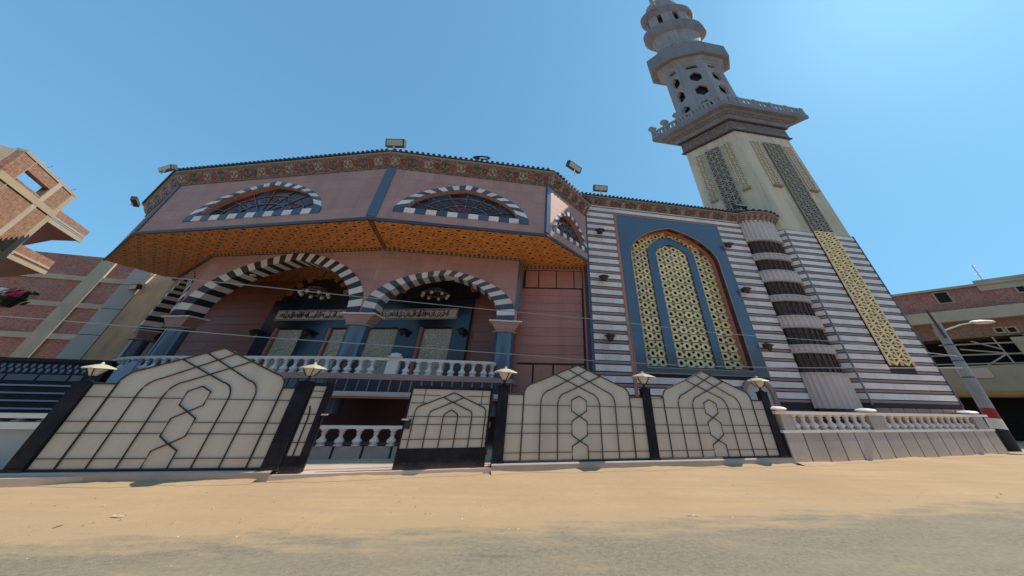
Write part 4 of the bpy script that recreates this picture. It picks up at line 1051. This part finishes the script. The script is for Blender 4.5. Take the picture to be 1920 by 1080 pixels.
for k in range(8):      # lantern posts with gaps
    a0_, a1_ = math.pi/4*k-.26, math.pi/4*k+.26; mb = MB(); n = 5
    P = [(r*math.cos(a0_+(a1_-a0_)*i/n), r*math.sin(a0_+(a1_-a0_)*i/n)) for r in (.96, .84) for i in (range(n+1) if r > .9 else range(n, -1, -1))]
    mb.slab(P, 46.0, 50.8); mput(mb, 'lantern_pier', 'grey_plaster')
ring('lantern_core', [(.7, 46), (.7, 50.8)], 'void', 24, 0)
ring('top_ring', [(.9, 50.6), (1.12, 50.9), (1.17, 51.2), (1.17, 52.2), (1.08, 52.3), (.6, 52.3)], 'weathered_stone', 28, 0, True)
ring('dome', [(.8, 52.2), (.86, 53.5), (.75, 55.5), (.45, 57.4), (.1, 58.6), (.06, 60)], 'grey_plaster', 24, 0, True)
p = lvl(1223, 6, 52.3); MB().tube([(p.x, p.y, 51.0), (p.x, p.y, 54.5)], .3, 8).put('mast', 'grey_plaster', MN)

# ================================================================== BALUSTRADES OF THE PORCH
bal = thing('porch_balustrade', 'white balustrade with turned balusters along the raised porch floor', 'balustrade', (-9, 13.6, 2.58))
bp = []
for i, p in enumerate(pp):
    a = Vector(pp[max(i-1, 0)]); b = Vector(pp[min(i+1, 3)]); d = (b-a).normalized(); bp.append(Vector((p[0]+d.y*.34, p[1]-d.x*.34)))
bp[3] = bp[3]+(bp[2]-bp[3]).normalized()*1.0; last = Vector((B1.w(6.55, .1, 0).x, B1.w(6.55, .1, 0).y))
# smooth the corners into gentle curves
def rounded(P, k=.28):
    out = [P[0]]
    for i in range(1, len(P)-1):
        a = P[i].lerp(P[i-1], k); b = P[i].lerp(P[i+1], k)
        for j in range(7):
            t_ = j/6; out.append((1-t_)**2*a+2*t_*(1-t_)*P[i]+t_*t_*b)
    return out+[P[-1]]
bp = rounded(bp, .12)+[bp[3].lerp(last, .5)+Vector((.25, -.12)), last] if False else rounded(bp+[last], .2)
mb = MB(); bp2 = [tuple(p) for p in bp]
sweep(mb, bp2, [(-.11, 3.14), (.13, 3.14), (.13, 3.24), (-.11, 3.24), (-.11, 3.14)]); mb.put('hand_rail', 'white_paint', bal)
mb = MB(); sweep(mb, bp2, [(-.10, 2.58), (.12, 2.58), (.12, 2.63), (-.10, 2.63)]); mb.put('base_rail', 'pink_stone', bal)
bm2 = baluster_mesh(.51, .16)
tot = sum((b-a).length for a, b in zip(bp, bp[1:])); pos = []; step = .47; acc = .2
for a, b in zip(bp, bp[1:]):
    L = (b-a).length
    while acc < L: pos.append((a+(b-a)*(acc/L), math.atan2((b-a).y, (b-a).x))); acc += step
    acc -= L
newel_px = [(412, 660), (738, 690)]
nw = [A1.w(*[A1.hit(416, 690, -.34)[0], -.34, 0]), B1.w(B1.hit(736, 690, -.34)[0], -.34, 0)]
for c_, an in pos:
    if any((Vector((q.x, q.y))-c_).length < .4 for q in nw): continue
    place('baluster', bm2, bal, Matrix.Translation((c_.x, c_.y, 2.63)))
for q in nw:
    M = Matrix.Translation((q.x, q.y, 0)); n_ = MB().box(-.24, .24, -.13, .13, 2.63, 3.14).put('newel', 'white_paint', bal, M)
    MB().lathe([(.2, 3.24), (.3, 3.27), (.3, 3.32), (.22, 3.36), (.22, 3.42), (.1, 3.46)], 10).put('newel_cap', 'white_paint', n_, M, True)
# lower balustrade in front of the basement
LB = Pl((-7.4, 11.25), 10.5)
lb = thing('court_balustrade', 'short white balustrade on a slab base, seen through the open gate', 'balustrade', LB.w(1.5, 0, .1))
q0 = LB.hit(606, 800)[0]-1.2; q1 = LB.hit(752, 800)[0]+1.6; zr = LB.hit(680, 798)[1]; zb_ = LB.hit(680, 836)[1]
MB().box(q0, q1, -.1, .14, zr-.08, zr).put('hand_rail', 'white_paint', lb, LB.M)
MB().box(q0, q1, .0, .2, .1, zb_).put('base_wall', 'dark_joint', lb, LB.M)
bm3 = baluster_mesh(zr-.08-zb_, .15)
n = round((q1-q0)/.51)
for k in range(n): place('baluster', bm3, lb, LB.M @ Matrix.Translation((q0+(q1-q0)*(k+.5)/n, .02, zb_)))
for k in range(6): piece('stone_slab', 'granite_slab', lb, LB.M, q0+(q1-q0)*k/6+.035, q0+(q1-q0)*(k+1)/6-.035, -.03, .05, .11, zb_-.01)

# ================================================================== LAMPS
def lantern(M, label, group='black wall lanterns', glass='lamp_glass'):
    M = M @ Matrix.Scale(.82, 4); t = thing('wall_lantern', label, 'lantern', M.translation, group)
    MB().box(-.1, .1, -.04, .0, -.12, .16).put('back_plate', 'iron', t, M)
    MB().tube([(0, -.02, .1), (.0, -.2, .2), (0, -.36, .12)], .03, 6).put('arm', 'iron', t, M, True)
    MB().lathe([(.12, -.24), (.22, .0)], 6, (0, -.36), 1.35).put('glass', 'dark_glass', t, M)
    MB().lathe([(.30, .0), (.28, .03), (.1, .12), (.0, .16)], 6, (0, -.36), 1.35).put('lamp_shade', 'iron', t, M)
    MB().lathe([(.02, -.34), (.12, -.27), (.13, -.24)], 6, (0, -.36), 1.35).put('base', 'iron', t, M)
    return t
for (u, v, lab) in [(1125, 432, 'black lantern on the striped wall, top of three left of the gold window'), (1132, 519, 'black lantern on the striped wall, middle of three left of the gold window'), (1144, 630, 'black lantern on the striped wall, lowest of three left of the gold window'),
                    (1366, 458, 'black lantern on the striped wall, top of three right of the gold window'), (1399, 542, 'black lantern on the striped wall, middle of three right of the gold window'), (1440, 648, 'black lantern on the striped wall, lowest of three right of the gold window')]:
    x, z = W.hit(u, v, -.3); lantern(W.M @ Matrix.Translation((x, -.03, z)), lab)
for (u, v, lab) in [(478, 622, 'dark lantern on the porch wall at the left end of the portal'), (577, 622, 'dark lantern on the navy portal right of the first door'), (756, 620, 'dark lantern on the navy portal between the two right doors'), (866, 619, 'dark lantern on the right end of the navy portal')]:
    x, z = Kp.hit(u, v, -.6); lantern(Kp.M @ Matrix.Translation((x, -.35, z)), lab, 'dark lanterns on the portal')
def chandelier(u, v, depth, label):
    d = ray(u, v); p = CAM+d*(depth/d.y); M = Matrix.Translation(p)
    t = thing('chandelier', label, 'chandelier', p, 'chandeliers hanging in the porch')
    MB().tube([(0, 0, .2), (0, 0, ZS-p.z)], .025, 6).put('rod', 'iron', t, M)
    mb = MB()
    for R_, z in ((.75, 0.0), (.45, .22)): mb.tube([(R_*math.cos(a), R_*.8*math.sin(a), z) for a in [2*math.pi*i/20 for i in range(21)]], .04, 6)
    for k in range(8):
        a = 2*math.pi*k/8; mb.tube([(0, 0, .35), (.4*math.cos(a), .32*math.sin(a), .1), (.75*math.cos(a), .6*math.sin(a), 0)], .025, 5)
    mb.put('frame', 'carved_band', t, M, True)
    for k in range(8):
        a = 2*math.pi*k/8; MB().lathe([(.05, -.02), (.1, -.07), (.1, -.15), (.04, -.2)], 8, (.75*math.cos(a), .6*math.sin(a))).put('shade', 'white_paint', t, M, True)
chandelier(592, 549, 15.9, 'brass ring chandelier hanging in the left porch arch')
chandelier(817, 551, 16.2, 'brass ring chandelier hanging in the right porch arch')
for u, v, pl, lab in ((466, 515, A1, 'small pale spotlight under the left porch arch'), (850, 520, B1, 'small pale spotlight under the right porch arch')):
    x, z = pl.hit(u, v, .35); M = pl.M @ Matrix.Translation((x, .35, z))
    t = thing('spotlight', lab, 'spotlight', M.translation, 'spotlights under the porch arches')
    MB().lathe([(.10, -.12), (.30, -.06), (.34, .02), (.2, .10), (.08, .14)], 12, sx=1.3).put('housing', 'white_paint', t, M, True)
    MB().tube([(0, 0, .12), (.02, 0, .42)], .03, 6).put('stem', 'iron', t, M)
def floodlight(p, ang, tilt, label, w_=.55, h_=.34, stem=.35):
    M = Matrix.Translation(p) @ Matrix.Rotation(ang, 4, 'Z')
    t = thing('floodlight', label, 'floodlight', p, 'floodlights along the roof edge')
    MB().tube([(0, 0, -stem), (0, 0, -.05)], .035, 6).put('stand', 'light_grey', t, M)
    R = M @ Matrix.Translation((0, 0, h_*.4)) @ Matrix.Rotation(-tilt, 4, 'X')
    MB().box(-w_, w_, -.08, .16, -h_*.6, h_*.6).put('housing', 'roof_tile', t, R)
    MB().box(-w_*.86, w_*.86, -.10, -.07, -h_*.46, h_*.46).put('lens', 'flood_glass', t, R)
ZT = ZF+.56+.35
def roofpt(u, v, z): return lvl(u, v, z)
p = lvl(740, 272, ZT+.55); floodlight(p, 0, -.5, 'grey floodlight on the roof edge above the blue corner strip', .5, .36, .55)
p = lvl(311, 318, ZT+.35); floodlight(p, -.3, -.6, 'grey floodlight on the left front corner of the roof', .62, .22, .35)
p = lvl(250, 380, ZT+.1); floodlight(p, -.8, -.3, 'dark floodlight at the far left end of the roof edge', .6, .22, .3)
p = lvl(1077, 316, ZT+.45); floodlight(p, .7, -.5, 'grey floodlight at the right corner of the upper hall roof', .5, .3, .5)
p = lvl(1126, 356, WT+1.25); floodlight(p, .1, -.4, 'grey floodlight where the striped wall begins', .48, .34, .6)
p = lvl(1388, 388, WT+1.05); floodlight(p, .2, .5, 'dark floodlight on the roof below the minaret strip', .5, .2, .3)
p = lvl(903, 296, ZT+.45)
t = thing('roof_ring_lamp', 'thin dark ring shaped lamp standing on the roof edge', 'lamp', p)
MB().tube([(.45*math.cos(a), .22*math.sin(a), .12*math.sin(a)) for a in [2*math.pi*i/20 for i in range(21)]], .045, 6, cap=False).put('ring', 'roof_tile', t, Matrix.Translation(p), True)
MB().tube([(-.1, 0, 0), (-.1, 0, -.5)], .04, 5).put('stand', 'roof_tile', t, Matrix.Translation(p)); MB().tube([(-.45, 0, 0), (-.1, 0, 0)], .035, 5).put('arm', 'roof_tile', t, Matrix.Translation(p))

# ================================================================== NEIGHBOURS
d = ray(150, 519); NB = Pl((d.x/d.y*24, 24), 13.5)
nb = thing('brick_building', 'unplastered red brick house with grey concrete frame behind the porch, at the left', 'building', NB.w(0, 0, 0))
ztop = NB.hit(150, 478)[1]
bands = [NB.hit(150, 519)[1], NB.hit(125, 568)[1], NB.hit(80, 626)[1], NB.hit(50, 690)[1]]
colsx = [NB.hit(200, 500)[0]+.2, NB.hit(140, 545)[0]-1.2, NB.hit(10, 660)[0], NB.hit(0, 560)[0]-2]
MB().box(-16, 9, .12, 8, 0, ztop).put('brick_wall', 'brick_red', nb, NB.M)
for z in bands+[ztop-.15]: MB().box(-16, 9, -.02, .1, z-.32, z+.08).put('ring_beam', 'concrete', nb, NB.M) if z != ztop-.15 else None
cxs = [NB.hit(195, 500)[0], NB.hit(115, 560)[0]-.35]
xc = NB.hit(118, 552)[0]; xc2 = NB.hit(200, 497)[0]; xc3 = NB.hit(40, 650)[0]
for x in (xc2, xc2-7.2, xc2-13.5): MB().box(x-.55, x+.55, -.05, .1, 0, ztop).put('column', 'concrete', nb, NB.M)
T = Pl((NB.w(0, 0, 0).x*.80, NB.w(0, 0, 0).y*.80), 13.5)
def vband(pl, ua, ub, v): return pl.hit(ua, v)[0], pl.hit(ub, v)[0]
t = thing('side_wing', 'ochre plastered wing with a grey tiled edge strip beside the porch', 'building', T.w(4, 0, 0))
g0, g1 = vband(T, 178, 222, 590); o1 = T.hit(292, 590)[0]; zt = T.hit(260, 505)[1]
MB().box(g1, o1+6, 0, 3, 0, zt+1.2).put('wall', 'ochre_wall', t, T.M)
n = 6
for k in range(n):
    z0 = zt*1.05*k/n; z1 = zt*1.05*(k+1)/n; piece('grey_tile', 'light_grey', t, T.M, g0, g1-.02, -.04, .5, z0+.02, z1-.02)
MB().box(g0+.02, g1-.03, 0, .5, 0, zt*1.05).put('tile_backing', 'dark_joint', t, T.M)
MB().tube([(g1+.25, -.06, zt-.1), (g1+.1, -.06, zt-1.0)], .05, 6).put('pipe', 'white_paint', t, T.M)
x, z = T.hit(250, 541, -.3); floodlight(T.w(x, -.3, z), -.2, -.3, 'dark floodlight on the grey tiled strip of the ochre wing', .4, .3, .1)
# unfinished building, top left
d = ray(140, 370); UN = Pl((d.x/d.y*14, 14), 127)     # local x runs away from the viewer, the wall is seen from its right
ub = thing('unfinished_building', 'unfinished brick and concrete house with cantilevered balconies, upper left', 'building', UN.w(0, 0, 0))
zt = UN.hit(140, 370)[1]; xr = UN.hit(45, 287)[0]
xo = sorted((UN.hit(97, 352)[0], UN.hit(30, 332)[0])); zlo = UN.hit(66, 361)[1]; zhi = UN.hit(56, 323)[1]
mb = MB(); arch_wall(mb, xr, 0, 0, zt, [(zlo, [(xo[0], zhi), (xo[1], zhi)])], 0, .25)
mb.put('brick_wall', 'brick_orange', ub, UN.M)
for x0_, x1_ in ((-.34, .03), (xo[0]-.02, xo[0]+.0)): MB().box(x0_-.02, x1_, -.03, .28, 0, zt+.02).put('corner_column', 'tan_concrete', ub, UN.M)
MB().box(xo[1]+.0, xo[1]+.35, -.04, .26, zlo-3, zt).put('column', 'concrete', ub, UN.M)
for zz in (zlo-.2, zlo-2.9, zlo-5.5): MB().box(xr, .04, -.05, .26, zz-.25, zz+.05).put('ring_beam', 'tan_concrete', ub, UN.M)
MB().box(xr, .03, -.03, .3, zt-.02, zt+.12).put('lintel', 'tan_concrete', ub, UN.M)
MB().box(xr-.02, xr+.25, .25, 6, 0, zt).put('end_wall', 'concrete', ub, UN.M)
MB().box(xr+.3, -.1, .3, 4, 0, zlo-1.2).put('inner_floors', 'tan_concrete', ub, UN.M)
rr_ = random.Random(4)
for k in range(4):
    x_ = xr+(0-xr)*(k+.5)/4+rr_.uniform(-.1, .1); h2 = rr_.uniform(.15, .4)
    MB().tube([(x_, .1, zt), (x_+rr_.uniform(-.08, .08), .1, zt+h2*.6), (x_+rr_.uniform(-.2, .2), .1+rr_.uniform(-.1, .1), zt+h2)], .013, 4).put('rebar', 'iron', ub, UN.M)
def balcony(px, name='balcony'):
    z0 = UN.hit(px[0], px[1])[1]
    # slab sticks out from the wall towards the mosque
    P = [lvl(u, v, z0) for u, v in px[2]]
    b = MB().slab([(q.x, q.y) for q in P], z0-.02, z0+.16).put('balcony_slab', 'brown_dark', ub)  # dark brown paints in the shade under the slab
    q0, q1 = P[px[3]], P[px[4]]; Q = Pl((q0.x, q0.y), Q=(q1.x, q1.y))
    MB().box(-.05, Q.len+.05, -.04, .05, z0-.12, z0+.10).put('edge_beam', 'tan_concrete', b, Q.M)
    MB().box(-.02, Q.len+.02, .0, .06, z0+.24, z0+.34).put('parapet_rail', 'tan_concrete', b, Q.M)
    MB().box(0, Q.len, .02, .1, z0+.34, z0+.75).put('parapet', 'brick_orange', b, Q.M)
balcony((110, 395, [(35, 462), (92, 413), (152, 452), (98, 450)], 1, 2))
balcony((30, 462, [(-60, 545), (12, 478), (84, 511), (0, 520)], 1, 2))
MB().box(-.9, .3, -.4, .2, 0, zlo-5.6).put('pier', 'tan_plaster', ub, UN.M)
# plant with pink flower on a bracket at the far left
d = ray(20, 556); p = CAM+d*(13/d.y); M = Matrix.Translation(p)
t = thing('hanging_plant', 'hanging planter with white flowers and one pink blossom at the left edge', 'plant', p)
r_ = random.Random(8)
MB().lathe([(.25, -.45), (.4, -.1), (.42, -.05)], 10).put('pot', 'iron', t, M); MB().tube([(0, 0, -.4), (-2.2, .3, -.3)], .04, 5).put('bracket', 'iron', t, M)
def blossoms(name, m, n, rx, ry, rz, s0, c=(0, 0, 0)):
    mb = MB()
    for _ in range(n):
        x, y, z = c[0]+r_.uniform(-rx, rx), c[1]+r_.uniform(-ry, ry), c[2]+r_.uniform(-rz, rz)
        a = Vector((r_.uniform(-1, 1), r_.uniform(-1, 1), r_.uniform(-.3, 1))).normalized()*s0; b = a.orthogonal().normalized()*s0*.7
        q = Vector((x, y, z)); mb.add([q-a, q+b, q+a, q-b], [(0, 1, 2, 3)])
    return mb.put(name, m, t, M)
blossoms('leaves', 'leaf', 160, .75, .4, .3, .12, (-.3, 0, 0)); blossoms('white_flowers', 'white_paint', 60, .6, .4, .2, .1, (-.3, -.1, .1)); blossoms('pink_blossom', 'pink_flower', 50, .14, .14, .1, .09, (.42, -.2, .08))
# navy gate and fence of the neighbour, lower left
NV = Pl((FP[0].x-1.0, FP[0].y+5.2), 9)
t = thing('navy_gate', 'navy slatted metal gate with pierced top rail at the far left', 'gate', NV.w(-3, 0, 0))
zg1 = NV.hit(60, 678)[1]; zg2 = NV.hit(60, 700)[1]; zg3 = NV.hit(60, 715)[1]; zg4 = NV.hit(60, 775)[1]
xg1 = NV.hit(196, 700)[0]; xg0 = xg1-9
MB().box(xg0, xg1, .05, .12, .1, zg1).put('backing', 'navy_metal', t, NV.M)
MB().box(xg0, xg1, -.08, .12, zg1, zg1+.12).put('top_rail', 'navy_metal', t, NV.M)
n = 26
mb = MB()
for k in range(n*3):
    x = xg0+(xg1-xg0)*(k+.5)/(n*3); zz = zg2+(zg1-zg2)*(.25 if k % 2 else .65); mb.lathe([(.07, -.0), (.0, .05)], 5, (0, 0)); 
    q = len(mb.v); 
    mb.v[-10:] = [(x+vx*1.0, .04-vz, zz+vy*1.3) for vx, vy, vz in mb.v[-10:]]
stuff(mb.put('pierced_ornament', 'steel_blue', t, NV.M))
for k in range(9): piece('panel', 'slate', t, NV.M, xg0+(xg1-xg0)*k/9+.04, xg0+(xg1-xg0)*(k+1)/9-.04, .0, .05, zg3+.03, zg2-.03)
k = 0; zz = zg3-.1
while zz > .3: piece('slat', 'steel_blue', t, NV.M, xg0, xg1-.6, -.04, .04, zz-.05, zz); zz -= .24
MB().box(xg1-.5, xg1+.1, -.1, .14, 0, zg1+.05).put('gate_post', 'navy_metal', t, NV.M)
# rounded blue-grey sheet beside the gate
x0, z0 = NV.hit(206, 706, -.4); x1 = NV.hit(243, 700, -.4)[0]; z1 = NV.hit(240, 676, -.4)[1]
P = [(x0, .1)]+[(x0+(x1-x0)*(1-math.cos(q*math.pi/16)), z0+(z1-z0)*math.sin(q*math.pi/16)) for q in range(9)]+[(x1, .1)]
o = MB().prism(P, -.4, -.32).put('curved_sheet', 'steel_blue', None, NV.M); tag(o, 'blue grey sheet with rounded top between the navy gate and the porch', 'metal sheet')
# white balustrade stub at the far left bottom
WB = Pl((FP[0].x-.4, FP[0].y+1.3), 8.75)
t = thing('white_parapet', 'white painted parapet with moulded rail at the lower left corner', 'parapet', WB.w(-2, 0, 0))
zr0 = WB.hit(40, 775)[1]; zr1 = WB.hit(40, 800)[1]
MB().box(-6, .35, 0, .3, -.05, zr1-.05).put('wall', 'light_grey', t, WB.M); MB().box(-6, .42, -.08, .36, zr1-.05, zr1+.10).put('ledge', 'white_paint', t, WB.M)
MB().box(-6, .45, -.1, .38, zr0-.1, zr0).put('hand_rail', 'white_paint', t, WB.M); MB().box(-.1, .4, -.02, .3, zr1+.1, zr0-.1).put('pier', 'white_paint', t, WB.M)
MB().lathe([(.2, 0), (.36, .03), (.4, .08), (.3, .14), (.1, .18)], 10, (.15, .12)).put('cap', 'white_paint', t, WB.M @ Matrix.Translation((0, 0, zr0)), True)
b4 = baluster_mesh(zr0-zr1-.2, .14)
for k in range(10): place('baluster', b4, t, WB.M @ Matrix.Translation((-.4-.55*k, .14, zr1+.1)))

# ---- unseen houses added across the street, behind the viewer: they shade the low sky from the facades
r_ = random.Random(21); x = -46.0; k = 0
labs = ['tan plastered house across the street, far left behind the viewer', 'pale cream house across the street, left behind the viewer', 'cream house across the street, directly behind the viewer', 'ochre house across the street, right behind the viewer', 'pale cream house across the street, far right behind the viewer']
for lab, m, wd, ht in zip(labs, ('tan_plaster', 'cream_wall', 'cream_wall', 'tan_plaster', 'cream_wall'), (18, 17, 16, 18, 20), (8.5, 7.5, 9.0, 8.0, 8.8)):
    OP = Pl((x+wd, -11.5+x*.22), 180+12); x += wd+1.0
    t = thing('street_house', lab, 'house', OP.w(wd/2, 0, 0), 'houses across the street')
    MB().box(0, wd, 0, 8, -.05, ht).put('wall', m, t, OP.M); MB().box(-.1, wd+.1, -.15, 8.1, ht, ht+.25).put('parapet', 'concrete', t, OP.M)
    MB().box(wd/2-.7, wd/2+.7, -.06, .02, 0, 2.3).put('door', 'wood_dark', t, OP.M)
    for fl in (1.0, 4.6):
        for j in range(4):
            c_ = wd*(j+.5)/4+(1.6 if fl < 2 and j in (1, 2) else 0)*(1 if j == 2 else -1)
            f = MB().box(c_-.75, c_+.75, -.05, .02, fl-.1, fl+1.6).put('window_frame', 'light_grey', t, OP.M); MB().box(c_-.62, c_+.62, -.07, -.04, fl+.05, fl+1.48).put('pane', 'dark_glass', f, OP.M)
# ---- right hand building
d = ray(1683, 556); RB = Pl((d.x/d.y*26, 26), -38)
rb = thing('corner_building', 'two storey brick house with concrete balcony slabs at the right edge', 'building', RB.w(3, 0, 0))
z = lambda u, v: RB.hit(u, v)[1]
zr, zs1, zs0, zv1, zv0, zt0 = z(1683, 556), z(1705, 593), z(1712, 612), z(1730, 640), z(1765, 690), z(1800, 745)
MB().box(-4, 14, .0, 7, zs1, zr).put('upper_wall', 'brick_red', rb, RB.M)
MB().box(-4.2, 14, -.25, 7, zr, zr+.18).put('parapet', 'concrete', rb, RB.M)
MB().box(-4, 14, -.7, 7, zs0, zs1).put('floor_slab', 'concrete', rb, RB.M)
MB().box(-4, 14, .0, 7, zv1, zs0).put('middle_wall', 'brick_orange', rb, RB.M)
MB().box(-4, 14, 2.0, 7, zv0, zv1).put('loggia_wall', 'void', rb, RB.M)
MB().box(-4, 14, -.9, 7, zt0, zv0).put('shop_fascia', 'tan_concrete', rb, RB.M)
MB().box(-4, 14, -1.1, -.88, zt0+.1, zt0+.35).put('fascia_board', 'gold_trim', rb, RB.M)
MB().box(-4, 14, 1.5, 7, 0, zt0).put('shop_interior', 'void', rb, RB.M)
x = RB.hit(1730, 715)[0]; piece('pale_panel', 'pale_orange', rb, RB.M, RB.hit(1797, 702, -.9)[0], RB.hit(1860, 702, -.9)[0], -.97, -.9, z(1800, 711), z(1800, 693))
def window(u0, v0, u1, v1, m='void'):
    x0, z1 = RB.hit(u0, v0); x1, z0 = RB.hit(u1, v1)
    f = MB().box(x0-.12, x1+.12, -.06, .02, z0-.1, z1+.1).put('window_frame', 'tan_concrete', rb, RB.M); MB().box(x0, x1, -.08, -.05, z0, z1).put('pane', m, f, RB.M)
window(1750, 551, 1786, 566); window(1903, 538, 1925, 546); window(1752, 620, 1764, 630, 'light_grey'); window(1864, 616, 1881, 622); window(1887, 615, 1907, 622)
x0 = RB.hit(1828, 535)[0]
MB().box(x0, 14, -.12, 0, z(1850, 545), zr+.45).put('grey_parapet', 'concrete', rb, RB.M)
for k, (ua, va, ub_, vb) in enumerate([(1760, 648, 1920, 641), (1745, 668, 1925, 662), (1750, 684, 1930, 680), (1820, 640, 1880, 655), (1845, 690, 1890, 662), (1860, 632, 1905, 684), (1800, 655, 1885, 662)]):
    x0, z0 = RB.hit(ua, va, -.5); x1, z1 = RB.hit(ub_, vb, -.5); MB().tube([(x0, -.5, z0), (x1, -.5, z1)], .05, 5).put('scaffold_pole', 'concrete', rb, RB.M)
for x in (-1, 5, 9.5): MB().box(x, x+.5, -.5, 0, 0, zv1).put('pillar', 'tan_concrete', rb, RB.M)
x0, z0 = RB.hit(1900, 640, -.3); MB().box(x0, x0+4, -.3, -.2, z0-1.2, z0+.3).put('reed_screen', 'concrete', rb, RB.M)
p0 = RB.w(*[RB.hit(1852, 530)[0], .5, zr]); 
t = thing('roof_antenna', 'thin leaning aerial on the roof of the right brick house', 'antenna', p0)
q = lvl(1822, 497, zr+2.2)
MB().tube([p0, p0.lerp(q, 1.0)], .03, 5).put('mast', 'light_grey', t); 
for f in (.55, .75, .95):
    c_ = p0.lerp(q, f); MB().tube([c_+Vector((-.25, .1, 0)), c_+Vector((.25, -.1, 0))], .02, 4).put('element', 'light_grey', t)
# street pole with lamp
PB = lvl(1898, 845); PT = Vector((PB.x+.75, PB.y, 7.4))
t = thing('street_pole', 'concrete street pole with red, white and black painted foot and a lamp arm', 'street pole', PB)
def onp(z): return PB.lerp(PT, z/7.4)
for nme, z0, z1, m in (('black_foot', -.05, .92, 'paint_black'), ('white_band', .92, 1.40, 'white_paint'), ('red_band', 1.40, 1.88, 'paint_red'), ('shaft', 1.88, 6.55, 'pole_concrete')):
    MB().tube([onp(z0), onp(z1)], .32-.018*z0, 12, .32-.018*z1).put(nme, m, t, Matrix(), True)
MB().tube([onp(5.6)+Vector((-.3, -.3, 0)), onp(7.35)+Vector((-.35, -.2, 0))], .07, 6).put('arm_post', 'wood_dark', t)
a = onp(6.4)
h_ = PB.y; dd = ray(1842, 604); hp = CAM+dd*(PB.y/dd.y)
MB().tube([a+Vector((.2, 0, -.3)), a.lerp(hp, .5)+Vector((0, 0, -.05)), hp+Vector((-.5, 0, -.02))], .045, 6).put('lamp_arm', 'light_grey', t)
MB().lathe([(.05, -.12), (.5, -.08), (.75, .0), (.6, .08), (.2, .12)], 14, sx=1.1, sy=.45).put('lamp_head', 'white_paint', t, Matrix.Translation(hp), True)
for zz in (3.4, 4.3, 5.2): MB().lathe([(.29-.016*(zz-1.5), zz), (.30-.016*(zz-1.5), zz+.02), (.29-.016*(zz-1.5), zz+.06)], 12, (onp(zz).x, onp(zz).y)).put('strap', 'roof_tile', t)
# overhead cables
def cable(pxs, y_of, label, sag=0):
    P = []
    for u, v in pxs:
        dd = ray(u, v); P.append(CAM+dd*(y_of(u)/dd.y))
    Q = []
    for a, b in zip(P, P[1:]):
        for i in range(6): Q.append(a.lerp(b, i/6))
    Q.append(P[-1]); o = MB().tube(Q, .016, 5).put('overhead_cable', 'cable'); tag(o, label, 'cable', 'cables strung across the facade')
yo = lambda u: 9.6+ (u)/1920*6.0 if u > 0 else 9.6
cable([(240, 513), (450, 533), (640, 553), (860, 575), (1100, 597), (1350, 625), (1560, 640), (1795, 668)], lambda u: 9.4+u*.0045, 'thin pale cable crossing the porch arches at capital height')
cable([(-40, 590), (90, 599), (280, 615), (500, 633), (760, 650), (1000, 667), (1120, 677), (1300, 686), (1450, 689), (1600, 690), (1805, 690)], lambda u: 9.0+u*.0046, 'thin pale cable crossing just above the porch balustrade')
